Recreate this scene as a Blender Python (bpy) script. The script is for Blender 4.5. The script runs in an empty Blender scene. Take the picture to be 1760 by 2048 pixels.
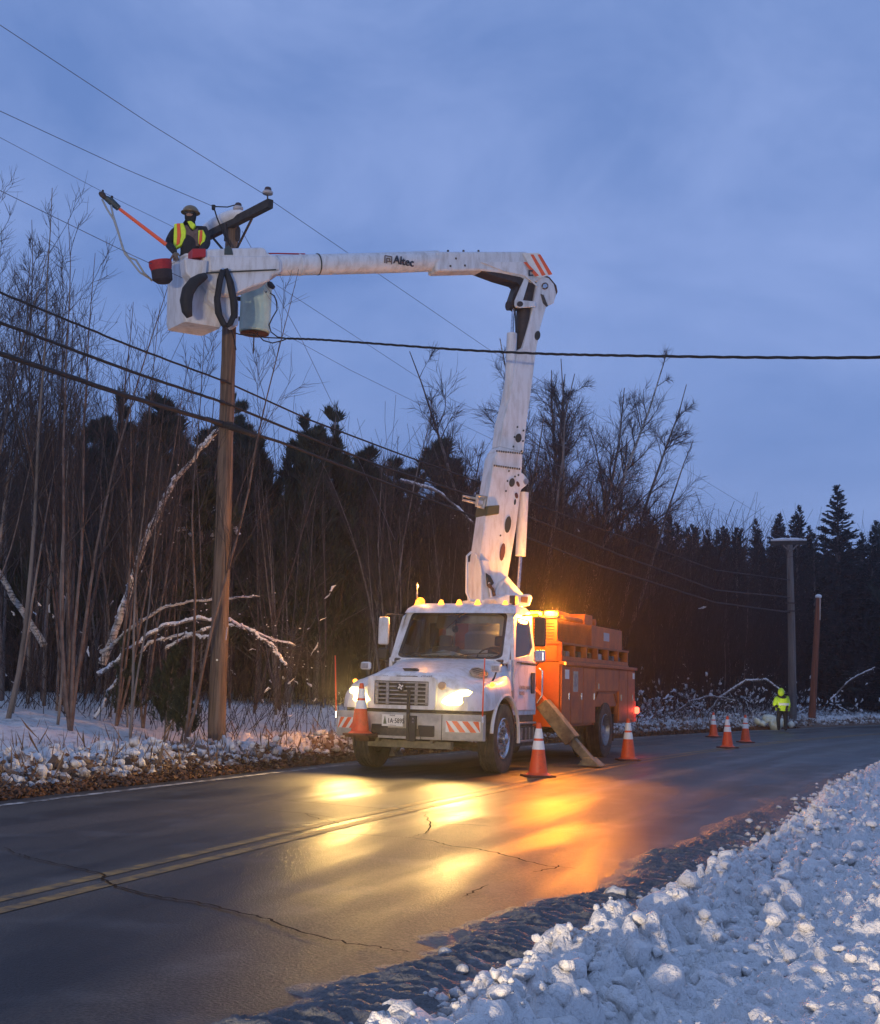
import bpy, math, random
import numpy as np
from mathutils import Vector, Matrix, Euler
R = math.radians
random.seed(7)
rng = np.random.default_rng(11)
sc = bpy.context.scene
col = sc.collection

# ------------------------------------------------------------------ camera
CAM_H, PITCH, ROLL, FPX = 1.29, R(7.55), R(1.49), 2600.0
cd = bpy.data.cameras.new('camera')
cd.sensor_fit = 'VERTICAL'; cd.sensor_height = 24.0; cd.lens = 24.0 * FPX / 2048
cd.clip_start = 0.05; cd.clip_end = 2000
cam = bpy.data.objects.new('camera', cd); col.objects.link(cam)
cam.matrix_world = Matrix.Translation((0, 0, CAM_H)) @ Matrix.Rotation(R(90) + PITCH, 4, 'X') @ Matrix.Rotation(ROLL, 4, 'Z')
sc.camera = cam

# ------------------------------------------------------------------ dusk sky
w = bpy.data.worlds.new('World'); sc.world = w; w.use_nodes = True
nt = w.node_tree; nt.nodes.clear(); N = nt.nodes.new; LK = nt.links.new
wo = N('ShaderNodeOutputWorld'); bg = N('ShaderNodeBackground'); LK(bg.outputs[0], wo.inputs[0])
tc = N('ShaderNodeTexCoord'); sx = N('ShaderNodeSeparateXYZ'); LK(tc.outputs['Generated'], sx.inputs[0])
ramp = N('ShaderNodeValToRGB'); LK(sx.outputs[2], ramp.inputs[0])
cr = ramp.color_ramp; cr.elements[0].position = 0.0; cr.elements[0].color = (0.150, 0.262, 0.570, 1)
cr.elements[1].position = 1.0; cr.elements[1].color = (0.20, 0.32, 0.60, 1)
for p, c in ((0.10, (0.142, 0.250, 0.560, 1)), (0.25, (0.156, 0.262, 0.575, 1)), (0.45, (0.158, 0.260, 0.560, 1))):
    e = cr.elements.new(p); e.color = c
mp = N('ShaderNodeMapping'); mp.inputs['Scale'].default_value = (1.2, 1.2, 2.0); LK(tc.outputs['Generated'], mp.inputs[0])
nz = N('ShaderNodeTexNoise'); nz.inputs['Scale'].default_value = 3.9; nz.inputs['Detail'].default_value = 7; nz.inputs['Roughness'].default_value = 0.56
nz.inputs['Distortion'].default_value = 0.4
LK(mp.outputs[0], nz.inputs['Vector'])
cl = N('ShaderNodeValToRGB'); cl.color_ramp.elements[0].position = 0.34; cl.color_ramp.elements[1].position = 0.72
cl.color_ramp.elements[0].color = (0.74, 0.80, 0.87, 1); cl.color_ramp.elements[1].color = (1.40, 1.22, 1.12, 1)
LK(nz.outputs[0], cl.inputs[0])
mu = N('ShaderNodeMixRGB'); mu.blend_type = 'MULTIPLY'; mu.inputs[0].default_value = 1
LK(ramp.outputs[0], mu.inputs[1]); LK(cl.outputs[0], mu.inputs[2])
sky = N('ShaderNodeTexSky'); sky.sky_type = 'NISHITA'; sky.sun_disc = False
sky.sun_elevation = R(2.0); sky.sun_rotation = R(-120)
sm = N('ShaderNodeMixRGB'); sm.blend_type = 'ADD'; sm.inputs[0].default_value = 0.02
LK(mu.outputs[0], sm.inputs[1]); LK(sky.outputs[0], sm.inputs[2]); LK(sm.outputs[0], bg.inputs[0])
bg.inputs[1].default_value = 1.12

def lamp(name, kind, loc, energy, color, **kw):
    d = bpy.data.lights.new(name, kind); d.energy = energy; d.color = color
    for k, v in kw.items(): setattr(d, k, v)
    o = bpy.data.objects.new(name, d); o.location = loc; col.objects.link(o); return o
s = lamp('sun', 'SUN', (0, 0, 30), 0.12, (0.86, 0.92, 1.0), angle=R(40))
s.rotation_euler = (R(50), 0, R(-120))

sc.view_settings.view_transform = 'Standard'; sc.view_settings.look = 'None'
sc.view_settings.exposure = 0.0; sc.view_settings.gamma = 1.0; sc.view_settings.use_curve_mapping = False
cy = sc.cycles
cy.use_denoising = True
try: cy.denoiser = 'OPENIMAGEDENOISE'
except Exception: pass
cy.max_bounces = 5; cy.diffuse_bounces = 2; cy.glossy_bounces = 3; cy.transmission_bounces = 4; cy.transparent_max_bounces = 6
cy.sample_clamp_indirect = 4.0; cy.caustics_reflective = False; cy.caustics_refractive = False

# ------------------------------------------------------------------ helpers
def ray(u, v):
    """direction of the sight line through the point (u, v) of the 1760 x 2048 photograph"""
    A, B = u - 880, v - 1024
    a = A * math.cos(ROLL) + B * math.sin(ROLL); b = -A * math.sin(ROLL) + B * math.cos(ROLL)
    c, s = math.cos(PITCH), math.sin(PITCH)
    return np.array([a / FPX, c + b / FPX * s, s - b / FPX * c])
def at(u, v, Y):
    """the point of the place seen at (u, v) when it stands Y metres ahead"""
    r = ray(u, v); return Vector(np.array([0, 0, CAM_H]) + r * (Y / r[1]))
def on(u, v, z=0.0):
    r = ray(u, v); return Vector(np.array([0, 0, CAM_H]) + r * ((z - CAM_H) / r[2]))

def tag(o, label=None, cat=None, group=None, kind=None):
    if label: o['label'] = label
    if cat: o['category'] = cat
    if group: o['group'] = group
    if kind: o['kind'] = kind
    return o
def empty(name, loc=(0, 0, 0), rz=0.0):
    o = bpy.data.objects.new(name, None); o.location = loc; o.rotation_euler = (0, 0, rz); o.empty_display_size = .2
    col.objects.link(o); return o
def copy_tree(o, parent=None):
    c = o.copy(); col.objects.link(c); c.parent = parent
    for ch in o.children: copy_tree(ch, c)
    return c
def link(name, me, mat=None, parent=None):
    o = bpy.data.objects.new(name, me); col.objects.link(o)
    if mat is not None and not me.materials: me.materials.append(mat)
    if parent is not None: o.parent = parent
    return o
def np_mesh(name, V, F, mat=None, smooth=False):
    """mesh from arrays; F is (n,3) or (n,4)"""
    me = bpy.data.meshes.new(name)
    V = np.asarray(V, dtype=np.float32); F = np.asarray(F, dtype=np.int32)
    k = F.shape[1]
    me.vertices.add(len(V)); me.vertices.foreach_set('co', V.ravel())
    me.loops.add(F.size); me.loops.foreach_set('vertex_index', F.ravel())
    me.polygons.add(len(F)); me.polygons.foreach_set('loop_start', np.arange(0, F.size, k, dtype=np.int32))
    try: me.polygons.foreach_set('loop_total', np.full(len(F), k, dtype=np.int32))
    except Exception: pass
    me.update(calc_edges=True); me.validate()
    if smooth: me.polygons.foreach_set('use_smooth', np.ones(len(me.polygons), dtype=bool))
    if mat is not None: me.materials.append(mat)
    return me
def attr(me, name, vals):
    a = me.attributes.new(name, 'FLOAT', 'POINT'); a.data.foreach_set('value', np.asarray(vals, dtype=np.float32).ravel())

class MB:
    def __init__(s): s.v = []; s.f = []
    def add(s, V, F):
        n = len(s.v); s.v += [tuple(p) for p in V]; s.f += [tuple(i + n for i in f) for f in F]; return s
    def box(s, c, size, rot=None):
        a, b, d = size[0] / 2, size[1] / 2, size[2] / 2
        V = [Vector((x, y, z)) for x in (-a, a) for y in (-b, b) for z in (-d, d)]
        if rot is not None: V = [rot @ p for p in V]
        V = [p + Vector(c) for p in V]
        return s.add(V, [(0, 1, 3, 2), (4, 6, 7, 5), (0, 4, 5, 1), (2, 3, 7, 6), (0, 2, 6, 4), (1, 5, 7, 3)])
    def span(s, lo, hi):
        lo, hi = Vector(lo), Vector(hi); return s.box((lo + hi) / 2, hi - lo)
    def hull8(s, V):   # eight corners: bottom ring of four, top ring of four
        return s.add(V, [(3, 2, 1, 0), (4, 5, 6, 7), (0, 1, 5, 4), (1, 2, 6, 5), (2, 3, 7, 6), (3, 0, 4, 7)])
    def tube(s, P, r, n=8, caps=True, squash=1.0):
        P = [Vector(p) for p in P]; rs = r if hasattr(r, '__len__') else [r] * len(P)
        ref = None; rings = []
        for i, p in enumerate(P):
            t = (P[min(i + 1, len(P) - 1)] - P[max(i - 1, 0)]).normalized()
            if ref is None:
                ref = Vector((0, 0, 1)) if abs(t.z) < .9 else Vector((1, 0, 0))
            a = (ref - t * ref.dot(t)).normalized(); b = t.cross(a); ref = a
            rings.append([p + (a * math.cos(k * 2 * math.pi / n) + b * math.sin(k * 2 * math.pi / n) * squash) * rs[i] for k in range(n)])
        V = [q for g in rings for q in g]; F = []
        for i in range(len(P) - 1):
            for k in range(n):
                F.append((i * n + k, i * n + (k + 1) % n, (i + 1) * n + (k + 1) % n, (i + 1) * n + k))
        if caps: F += [tuple(range(n - 1, -1, -1)), tuple((len(P) - 1) * n + k for k in range(n))]
        return s.add(V, F)
    def cyl(s, a, b, r, n=12, r2=None): return s.tube([a, b], [r, r if r2 is None else r2], n)
    def lathe(s, prof, o=(0, 0, 0), axis='Z', n=20, caps=True):
        o = Vector(o); V = []
        for r_, h in prof:
            for k in range(n):
                a = k * 2 * math.pi / n; x, y = r_ * math.cos(a), r_ * math.sin(a)
                V.append(o + (Vector((x, y, h)) if axis == 'Z' else Vector((h, x, y)) if axis == 'X' else Vector((y, h, x))))
        F = []
        for i in range(len(prof) - 1):
            for k in range(n):
                F.append((i * n + k, i * n + (k + 1) % n, (i + 1) * n + (k + 1) % n, (i + 1) * n + k))
        if caps: F += [tuple(range(n - 1, -1, -1)), tuple((len(prof) - 1) * n + k for k in range(n))]
        return s.add(V, F)
    def prism(s, poly, axis, lo, hi):
        """poly: 2D points; axis 'x': poly is (y,z); 'y': (x,z); 'z': (x,y)"""
        def m(p, t): return (t, p[0], p[1]) if axis == 'x' else (p[0], t, p[1]) if axis == 'y' else (p[0], p[1], t)
        n = len(poly); V = [m(p, lo) for p in poly] + [m(p, hi) for p in poly]
        F = [tuple(range(n - 1, -1, -1)), tuple(range(n, 2 * n))] + [(i, (i + 1) % n, n + (i + 1) % n, n + i) for i in range(n)]
        return s.add(V, F)
    def loft(s, rings, caps=True):
        n = len(rings[0]); V = [p for g in rings for p in g]; F = []
        for i in range(len(rings) - 1):
            for k in range(n): F.append((i * n + k, i * n + (k + 1) % n, (i + 1) * n + (k + 1) % n, (i + 1) * n + k))
        if caps: F += [tuple(range(n - 1, -1, -1)), tuple((len(rings) - 1) * n + k for k in range(n))]
        return s.add(V, F)
    def sheet(s, rows):
        m, n = len(rows), len(rows[0]); V = [p for g in rows for p in g]; F = []
        for i in range(m - 1):
            for k in range(n - 1): F.append((i * n + k, i * n + k + 1, (i + 1) * n + k + 1, (i + 1) * n + k))
        return s.add(V, F)
    def build(s, name, mat, parent=None, smooth=False, bevel=0.0, seg=2, sub=0, solid=0.0, loc=None):
        me = bpy.data.meshes.new(name); me.from_pydata(s.v, [], s.f); me.update()
        import bmesh
        b = bmesh.new(); b.from_mesh(me); bmesh.ops.recalc_face_normals(b, faces=b.faces)
        if smooth == 'auto' or bevel:
            for f_ in b.faces: f_.smooth = True
            for e in b.edges:
                if len(e.link_faces) == 2 and e.calc_face_angle(0) > R(35): e.smooth = False
        elif smooth:
            for f_ in b.faces: f_.smooth = True
        b.to_mesh(me); b.free()
        o = link(name, me, mat, parent)
        if loc is not None: o.location = loc
        if solid:
            m = o.modifiers.new('s', 'SOLIDIFY'); m.thickness = solid; m.offset = -1
        if bevel:
            m = o.modifiers.new('b', 'BEVEL'); m.width = bevel; m.segments = seg; m.limit_method = 'ANGLE'; m.angle_limit = R(35); m.harden_normals = True
        if sub:
            m = o.modifiers.new('u', 'SUBSURF'); m.levels = sub; m.render_levels = sub
        return o

# ---- materials
def mat(name, color, rough=0.6, metal=0.0, var=0.0, scale=6.0, bump=0.0, bscale=40.0, color2=None, emit=None, estr=0.0, stretch=None,
        lo=.35, hi=.65, spec=0.5, alpha=None, trans=0.0, coat=0.0, rvar=0.0, detail=5):
    m = bpy.data.materials.new(name); m.use_nodes = True; t = m.node_tree; b = t.nodes['Principled BSDF']
    b.inputs['Base Color'].default_value = (*color, 1); b.inputs['Roughness'].default_value = rough; b.inputs['Metallic'].default_value = metal
    b.inputs['Specular IOR Level'].default_value = spec
    if coat: b.inputs['Coat Weight'].default_value = coat; b.inputs['Coat Roughness'].default_value = 0.15
    if trans: b.inputs['Transmission Weight'].default_value = trans
    if emit is not None: b.inputs['Emission Color'].default_value = (*emit, 1); b.inputs['Emission Strength'].default_value = estr
    vec = None
    if var or color2 or bump or rvar:
        c = t.nodes.new('ShaderNodeTexCoord'); mp = t.nodes.new('ShaderNodeMapping'); t.links.new(c.outputs['Object'], mp.inputs[0])
        if stretch: mp.inputs['Scale'].default_value = stretch
        vec = mp.outputs[0]
    if var or color2:
        n = t.nodes.new('ShaderNodeTexNoise'); n.inputs['Scale'].default_value = scale; n.inputs['Detail'].default_value = detail; n.inputs['Roughness'].default_value = .62
        t.links.new(vec, n.inputs['Vector'])
        r = t.nodes.new('ShaderNodeValToRGB'); r.color_ramp.elements[0].position = lo; r.color_ramp.elements[1].position = hi
        c2 = color2 if color2 else tuple(max(0, x * (1 - var)) for x in color)
        c1 = color if color2 else tuple(min(1, x * (1 + var * .6)) for x in color)
        r.color_ramp.elements[0].color = (*c2, 1); r.color_ramp.elements[1].color = (*c1, 1)
        t.links.new(n.outputs[0], r.inputs[0]); t.links.new(r.outputs[0], b.inputs['Base Color'])
        if rvar:
            mr = t.nodes.new('ShaderNodeMapRange'); mr.inputs['To Min'].default_value = rough + rvar; mr.inputs['To Max'].default_value = max(.05, rough - rvar)
            mr.inputs['From Min'].default_value = .3; mr.inputs['From Max'].default_value = .7
            t.links.new(n.outputs[0], mr.inputs[0]); t.links.new(mr.outputs[0], b.inputs['Roughness'])
    if bump:
        n = t.nodes.new('ShaderNodeTexNoise'); n.inputs['Scale'].default_value = bscale; n.inputs['Detail'].default_value = 4
        t.links.new(vec, n.inputs['Vector'])
        bp = t.nodes.new('ShaderNodeBump'); bp.inputs['Strength'].default_value = bump; bp.inputs['Distance'].default_value = .02
        t.links.new(n.outputs[0], bp.inputs['Height']); t.links.new(bp.outputs[0], b.inputs['Normal'])
    return m

M = {}
M['white_paint'] = mat('white_paint', (.70, .71, .73), .38, scale=4, stretch=(2.2, 2.2, .8), color2=(.47, .45, .42), lo=.30, hi=.56, coat=.2, detail=9)
M['white_boom'] = mat('white_boom', (.66, .69, .73), .45, color2=(.47, .47, .47), scale=4, stretch=(2.5, 2.5, .6), lo=.3, hi=.55, bump=.05, detail=8)
M['cream_body'] = mat('cream_body', (.50, .47, .41), .5, scale=5, color2=(.27, .24, .20), lo=.3, hi=.6, detail=9)
M['orange_body'] = mat('orange_body', (.56, .105, .007), .55, color2=(.33, .055, .008), lo=.25, hi=.6, detail=8, scale=3, bump=.03, bscale=15)
M['orange_dark'] = mat('orange_dark', (.36, .065, .009), .55, var=.3, scale=8)
M['black_rubber'] = mat('black_rubber', (.018, .018, .019), .75, var=.3, scale=18, bump=.2, bscale=30)
M['tyre'] = mat('tyre', (.030, .029, .028), .85, color2=(.075, .066, .056), scale=9, bump=.15, bscale=60)
M['chassis'] = mat('chassis', (.035, .033, .03), .75, color2=(.10, .085, .065), scale=10, bump=.1)
M['black_plastic'] = mat('black_plastic', (.02, .02, .021), .5)
M['chrome'] = mat('chrome', (.62, .63, .65), .22, 1.0, var=.2, scale=20)
M['dull_metal'] = mat('dull_metal', (.34, .34, .35), .45, .8, var=.3, scale=20)
M['rust'] = mat('rust', (.14, .06, .03), .8, color2=(.05, .03, .02), scale=14, bump=.2)
M['glass_dark'] = mat('glass_dark', (.035, .04, .048), .06, spec=.7, var=.3, scale=3)
M['lamp_amber'] = mat('lamp_amber', (.8, .35, .05), .3, emit=(1.0, .36, .03), estr=3.6)
M['beacon_lit'] = mat('beacon_lit', (.9, .45, .05), .3, emit=(1.0, .36, .004), estr=110)
M['headlight_lit'] = mat('headlight_lit', (1, .9, .6), .2, emit=(1.0, .70, .20), estr=11)
M['lamp_red'] = mat('lamp_red', (.8, .03, .02), .3, emit=(1.0, .06, .03), estr=9)
M['lens_clear'] = mat('lens_clear', (.42, .28, .20), .2)
M['stripe_orange'] = mat('stripe_orange', (.85, .13, .03), .4, var=.15)
M['stripe_white'] = mat('stripe_white', (.78, .76, .70), .4, var=.12)
M['cone_orange'] = mat('cone_orange', (.85, .10, .018), .45, color2=(.50, .065, .02), scale=9, lo=.25, hi=.5)
M['cone_white'] = mat('cone_white', (.86, .85, .80), .35, color2=(.62, .6, .55), scale=14, lo=.2, hi=.45)
M['cone_base'] = mat('cone_base', (.12, .035, .02), .8, var=.3)
M['hivis'] = mat('hivis', (.66, .90, .04), .6, var=.12, scale=20, emit=(.5, .9, .05), estr=.0)
M['dark_cloth'] = mat('dark_cloth', (.022, .021, .024), .9, var=.3, scale=20)
M['brown_cloth'] = mat('brown_cloth', (.14, .10, .09), .9, var=.3, scale=20)
M['red_canvas'] = mat('red_canvas', (.36, .018, .022), .7, var=.3, scale=20)
M['black_canvas'] = mat('black_canvas', (.03, .02, .022), .8, var=.3, scale=30)
M['skin'] = mat('skin', (.35, .20, .15), .6)
M['helmet'] = mat('helmet', (.17, .13, .07), .4)
M['pole_wood'] = mat('pole_wood', (.20, .14, .10), .85, color2=(.075, .05, .036), scale=3.2, stretch=(7, 7, .35), bump=.5, bscale=8, lo=.38, hi=.62, detail=8)
M['pole_red'] = mat('pole_red', (.30, .10, .05), .85, color2=(.12, .05, .03), scale=3.2, stretch=(7, 7, .35), bump=.5, bscale=8)
M['pole_grey'] = mat('pole_grey', (.22, .19, .17), .85, color2=(.12, .10, .09), scale=3.2, stretch=(7, 7, .35), bump=.5, bscale=8)
M['arm_wood'] = mat('arm_wood', (.060, .052, .045), .9, color2=(.025, .022, .02), scale=4, stretch=(2, 2, 2), bump=.3)
M['porcelain'] = mat('porcelain', (.45, .42, .42), .25, var=.2)
M['porcelain_brown'] = mat('porcelain_brown', (.06, .035, .03), .25)
M['tank_green'] = mat('tank_green', (.55, .74, .66), .4, scale=4, color2=(.42, .56, .51))
M['wire_black'] = mat('wire_black', (.010, .010, .011), .7)
M['wire_grey'] = mat('wire_grey', (.13, .15, .20), .5, .2)
M['cable_grey'] = mat('cable_grey', (.30, .33, .34), .5)
M['snow'] = None
# ------------------------------------------------------------------ noise on arrays
def _hash(i, j, s):
    h = (i.astype(np.int64) * 374761393 + j.astype(np.int64) * 668265263 + s * 974711) & 0xffffffff
    h = ((h ^ (h >> 13)) * 1274126177) & 0xffffffff
    return ((h ^ (h >> 16)) & 0xffff) / 65535.0
def vn(x, y, s=0):
    i, j = np.floor(x), np.floor(y); a, b = x - i, y - j
    a = a * a * (3 - 2 * a); b = b * b * (3 - 2 * b)
    return (_hash(i, j, s) * (1 - a) + _hash(i + 1, j, s) * a) * (1 - b) + (_hash(i, j + 1, s) * (1 - a) + _hash(i + 1, j + 1, s) * a) * b
def fbm(x, y, o=4, s=0):
    t = 0; a = .5
    for k in range(o):
        t = t + a * vn(x, y, s + k * 17); x = x * 2.03 + 11.3; y = y * 2.03 + 5.1; a *= .5
    return t
def clods(x, y, cell, s=0, fill=.8):
    """height of a layer of rounded lumps, one per cell at most, 0..1"""
    x, y = x / cell, y / cell; i0, j0 = np.floor(x), np.floor(y); best = np.zeros_like(x)
    for di in (-1, 0, 1):
        for dj in (-1, 0, 1):
            i, j = i0 + di, j0 + dj
            px, py = i + _hash(i, j, s), j + _hash(i, j, s + 5)
            r = .28 + .5 * _hash(i, j, s + 9); keep = _hash(i, j, s + 13) < fill
            ca = _hash(i, j, s + 21) * 3.14; dx, dy = x - px, y - py
            u, v = dx * np.cos(ca) + dy * np.sin(ca), (-dx * np.sin(ca) + dy * np.cos(ca)) * 1.35
            q = 1 - (u * u + v * v) / (r * r)
            hgt = np.sqrt(np.clip(q, 0, 1)) * r * keep
            best = np.maximum(best, hgt)
    return best
sst = lambda a, b, x: (lambda t: t * t * (3 - 2 * t))(np.clip((x - a) / (b - a), 0, 1))

# ------------------------------------------------------------------ the line of the road
_py = np.array([-60, -30, -9, 0, 7.6, 12.5, 18.6, 21.8, 28, 35.1, 42.5, 60, 90, 140.])
_px = np.array([-23.6, -14, -7.7, -4.9, -2.38, -.75, 1.5, 2.75, 5.6, 9.2, 13.6, 25, 50, 105.])
_sy = np.linspace(-60, 140, 801); _sx = np.interp(_sy, _py, _px)
_k = np.hanning(25); _k /= _k.sum(); _pad = np.concatenate([_sx[0] + (np.arange(-12, 0)) * (_sx[1] - _sx[0]), _sx, _sx[-1] + np.arange(1, 13) * (_sx[-1] - _sx[-2])])
_sx = np.convolve(_pad, _k, 'valid')
_tx = np.gradient(_sx, _sy); _tn = np.sqrt(1 + _tx ** 2)
def road(s, d):
    """point d metres right of the centre line, s = y of the centre line"""
    s = np.asarray(s, float); d = np.asarray(d, float)
    t = np.interp(s, _sy, _tx); n = np.sqrt(1 + t * t); return np.interp(s, _sy, _sx) + d / n, s - d * t / n
def offs(x, y):
    x = np.asarray(x, float).ravel(); y = np.asarray(y, float).ravel(); out = np.empty(len(x))
    for a in range(0, len(x), 4000):
        X, Y = x[a:a + 4000, None], y[a:a + 4000, None]
        D = (X - _sx) ** 2 + (Y - _sy) ** 2; k = D.argmin(1)
        out[a:a + 4000] = ((X[:, 0] - _sx[k]) * 1 - (Y[:, 0] - _sy[k]) * _tx[k]) / _tn[k]
    return out
def slush_edge(s): return np.interp(s, [3, 5, 7, 8, 10, 13, 18, 25, 40], [2.05, 2.15, 2.40, 2.60, 2.84, 3.08, 3.38, 3.68, 3.78]) + .07 * np.sin(s * 2.1) + .04 * np.sin(s * 5.3 + 1)
def ragged(s, x, y): return slush_edge(s) + .34 * (fbm(x * 4.5, y * 4.5, 4, 55) - .47)
def snow_edge(s): return np.interp(s, [3, 5, 7, 10, 12.5, 24, 40], [3.02, 3.05, 3.3, 3.65, 3.85, 4.05, 4.1])
def base_h(s, d):
    """smooth height of the land at distance d from the centre line"""
    e = -d
    left = .05 * sst(3.75, 4.3, e) + .15 * sst(4.3, 5.2, e) - .04 * sst(5.4, 6.0, e) + .14 * np.clip(e - 6.2, 0, 3.2) + .02 * np.clip(e - 9.4, 0, 16) + .085 * np.clip(e - 25, 0, 70) - .03 * np.clip(e - 60, 0, 200)
    r0 = snow_edge(s)
    right = .02 * sst(slush_edge(s) + .1, r0, d) + .07 * sst(r0 - .1, r0 + .35, d) + .06 * sst(r0 + .3, r0 + 1.5, d) + .02 * np.clip(d - 12, 0, 60)
    return np.where(d < 0, left, right)
def land_z(x, y):
    return float(base_h(np.array([y]), offs([x], [y]))[0])

# ------------------------------------------------------------------ snow and ground materials
def snow_mat(name, clean, dirty, dirty2, rough=.55):
    m = bpy.data.materials.new(name); m.use_nodes = True; t = m.node_tree; b = t.nodes['Principled BSDF']; n_ = t.nodes.new; l_ = t.links.new
    a = n_('ShaderNodeAttribute'); a.attribute_name = 'dirt'
    c = n_('ShaderNodeTexCoord')
    n1 = n_('ShaderNodeTexNoise'); n1.inputs['Scale'].default_value = 7; n1.inputs['Detail'].default_value = 8; n1.inputs['Roughness'].default_value = .65; l_(c.outputs['Object'], n1.inputs['Vector'])
    n2 = n_('ShaderNodeTexNoise'); n2.inputs['Scale'].default_value = 55; n2.inputs['Detail'].default_value = 5; l_(c.outputs['Object'], n2.inputs['Vector'])
    dc = n_('ShaderNodeMixRGB'); dc.inputs[1].default_value = (*dirty, 1); dc.inputs[2].default_value = (*dirty2, 1); l_(n2.outputs[0], dc.inputs[0])
    ad = n_('ShaderNodeMath'); ad.operation = 'ADD'; l_(a.outputs['Fac'], ad.inputs[0])
    mr = n_('ShaderNodeMapRange'); mr.inputs['From Min'].default_value = .25; mr.inputs['From Max'].default_value = .75; mr.inputs['To Min'].default_value = -.35; mr.inputs['To Max'].default_value = .35
    l_(n1.outputs[0], mr.inputs[0]); l_(mr.outputs[0], ad.inputs[1])
    ss = n_('ShaderNodeMapRange'); ss.interpolation_type = 'SMOOTHSTEP'; ss.inputs['From Min'].default_value = .25; ss.inputs['From Max'].default_value = .8; l_(ad.outputs[0], ss.inputs[0])
    sc_ = n_('ShaderNodeMixRGB'); sc_.inputs[1].default_value = (clean[0] * .86, clean[1] * .87, clean[2] * .9, 1); sc_.inputs[2].default_value = (*clean, 1); l_(n1.outputs[0], sc_.inputs[0])
    mx = n_('ShaderNodeMixRGB'); l_(ss.outputs[0], mx.inputs[0]); l_(sc_.outputs[0], mx.inputs[1]); l_(dc.outputs[0], mx.inputs[2]); l_(mx.outputs[0], b.inputs['Base Color'])
    b.inputs['Roughness'].default_value = rough; b.inputs['Specular IOR Level'].default_value = .35
    n3 = n_('ShaderNodeTexNoise'); n3.inputs['Scale'].default_value = 140; n3.inputs['Detail'].default_value = 4; l_(c.outputs['Object'], n3.inputs['Vector'])
    bp = n_('ShaderNodeBump'); bp.inputs['Strength'].default_value = .6; bp.inputs['Distance'].default_value = .01; l_(n3.outputs[0], bp.inputs['Height']); bq = n_('ShaderNodeBump'); bq.inputs['Strength'].default_value = .7; bq.inputs['Distance'].default_value = .03; l_(n2.outputs[0], bq.inputs['Height']); l_(bp.outputs[0], bq.inputs['Normal']); l_(bq.outputs[0], b.inputs['Normal'])
    return m
M['snow_near'] = snow_mat('snow_near', (.86, .84, .80), (.05, .052, .056), (.19, .195, .205))
M['snow_far'] = snow_mat('snow_far', (.84, .81, .77), (.09, .05, .03), (.20, .12, .07))
M['snow'] = mat('snow', (.78, .80, .83), .6, var=.12, scale=12, bump=.3, bscale=40)
M['snow_dirty'] = mat('snow_dirty', (.62, .60, .57), .6, color2=(.34, .28, .23), scale=12, bump=.3, bscale=40)

def strip(name, S, D, zfun, mate, dirt, lab):
    s, d = np.meshgrid(S, D, indexing='ij'); x, y = road(s, d); z = zfun(s, d, x, y)
    V = np.stack([x, y, z], -1).reshape(-1, 3); ns, nd = s.shape
    a = (np.arange(ns - 1)[:, None] * nd + np.arange(nd - 1)).ravel()
    F = np.stack([a, a + 1, a + nd + 1, a + nd], -1)[:, ::-1]
    me = np_mesh(name, V, F, mate, smooth=True)
    attr(me, 'dirt', dirt(s, d, x, y, z).ravel())
    o = link(name, me); tag(o, lab, kind='structure'); return o
def steps(*seg):
    out = []
    for a, b, st in seg: out += list(np.arange(a, b, st))
    return np.array(out + [seg[-1][1]])

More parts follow.
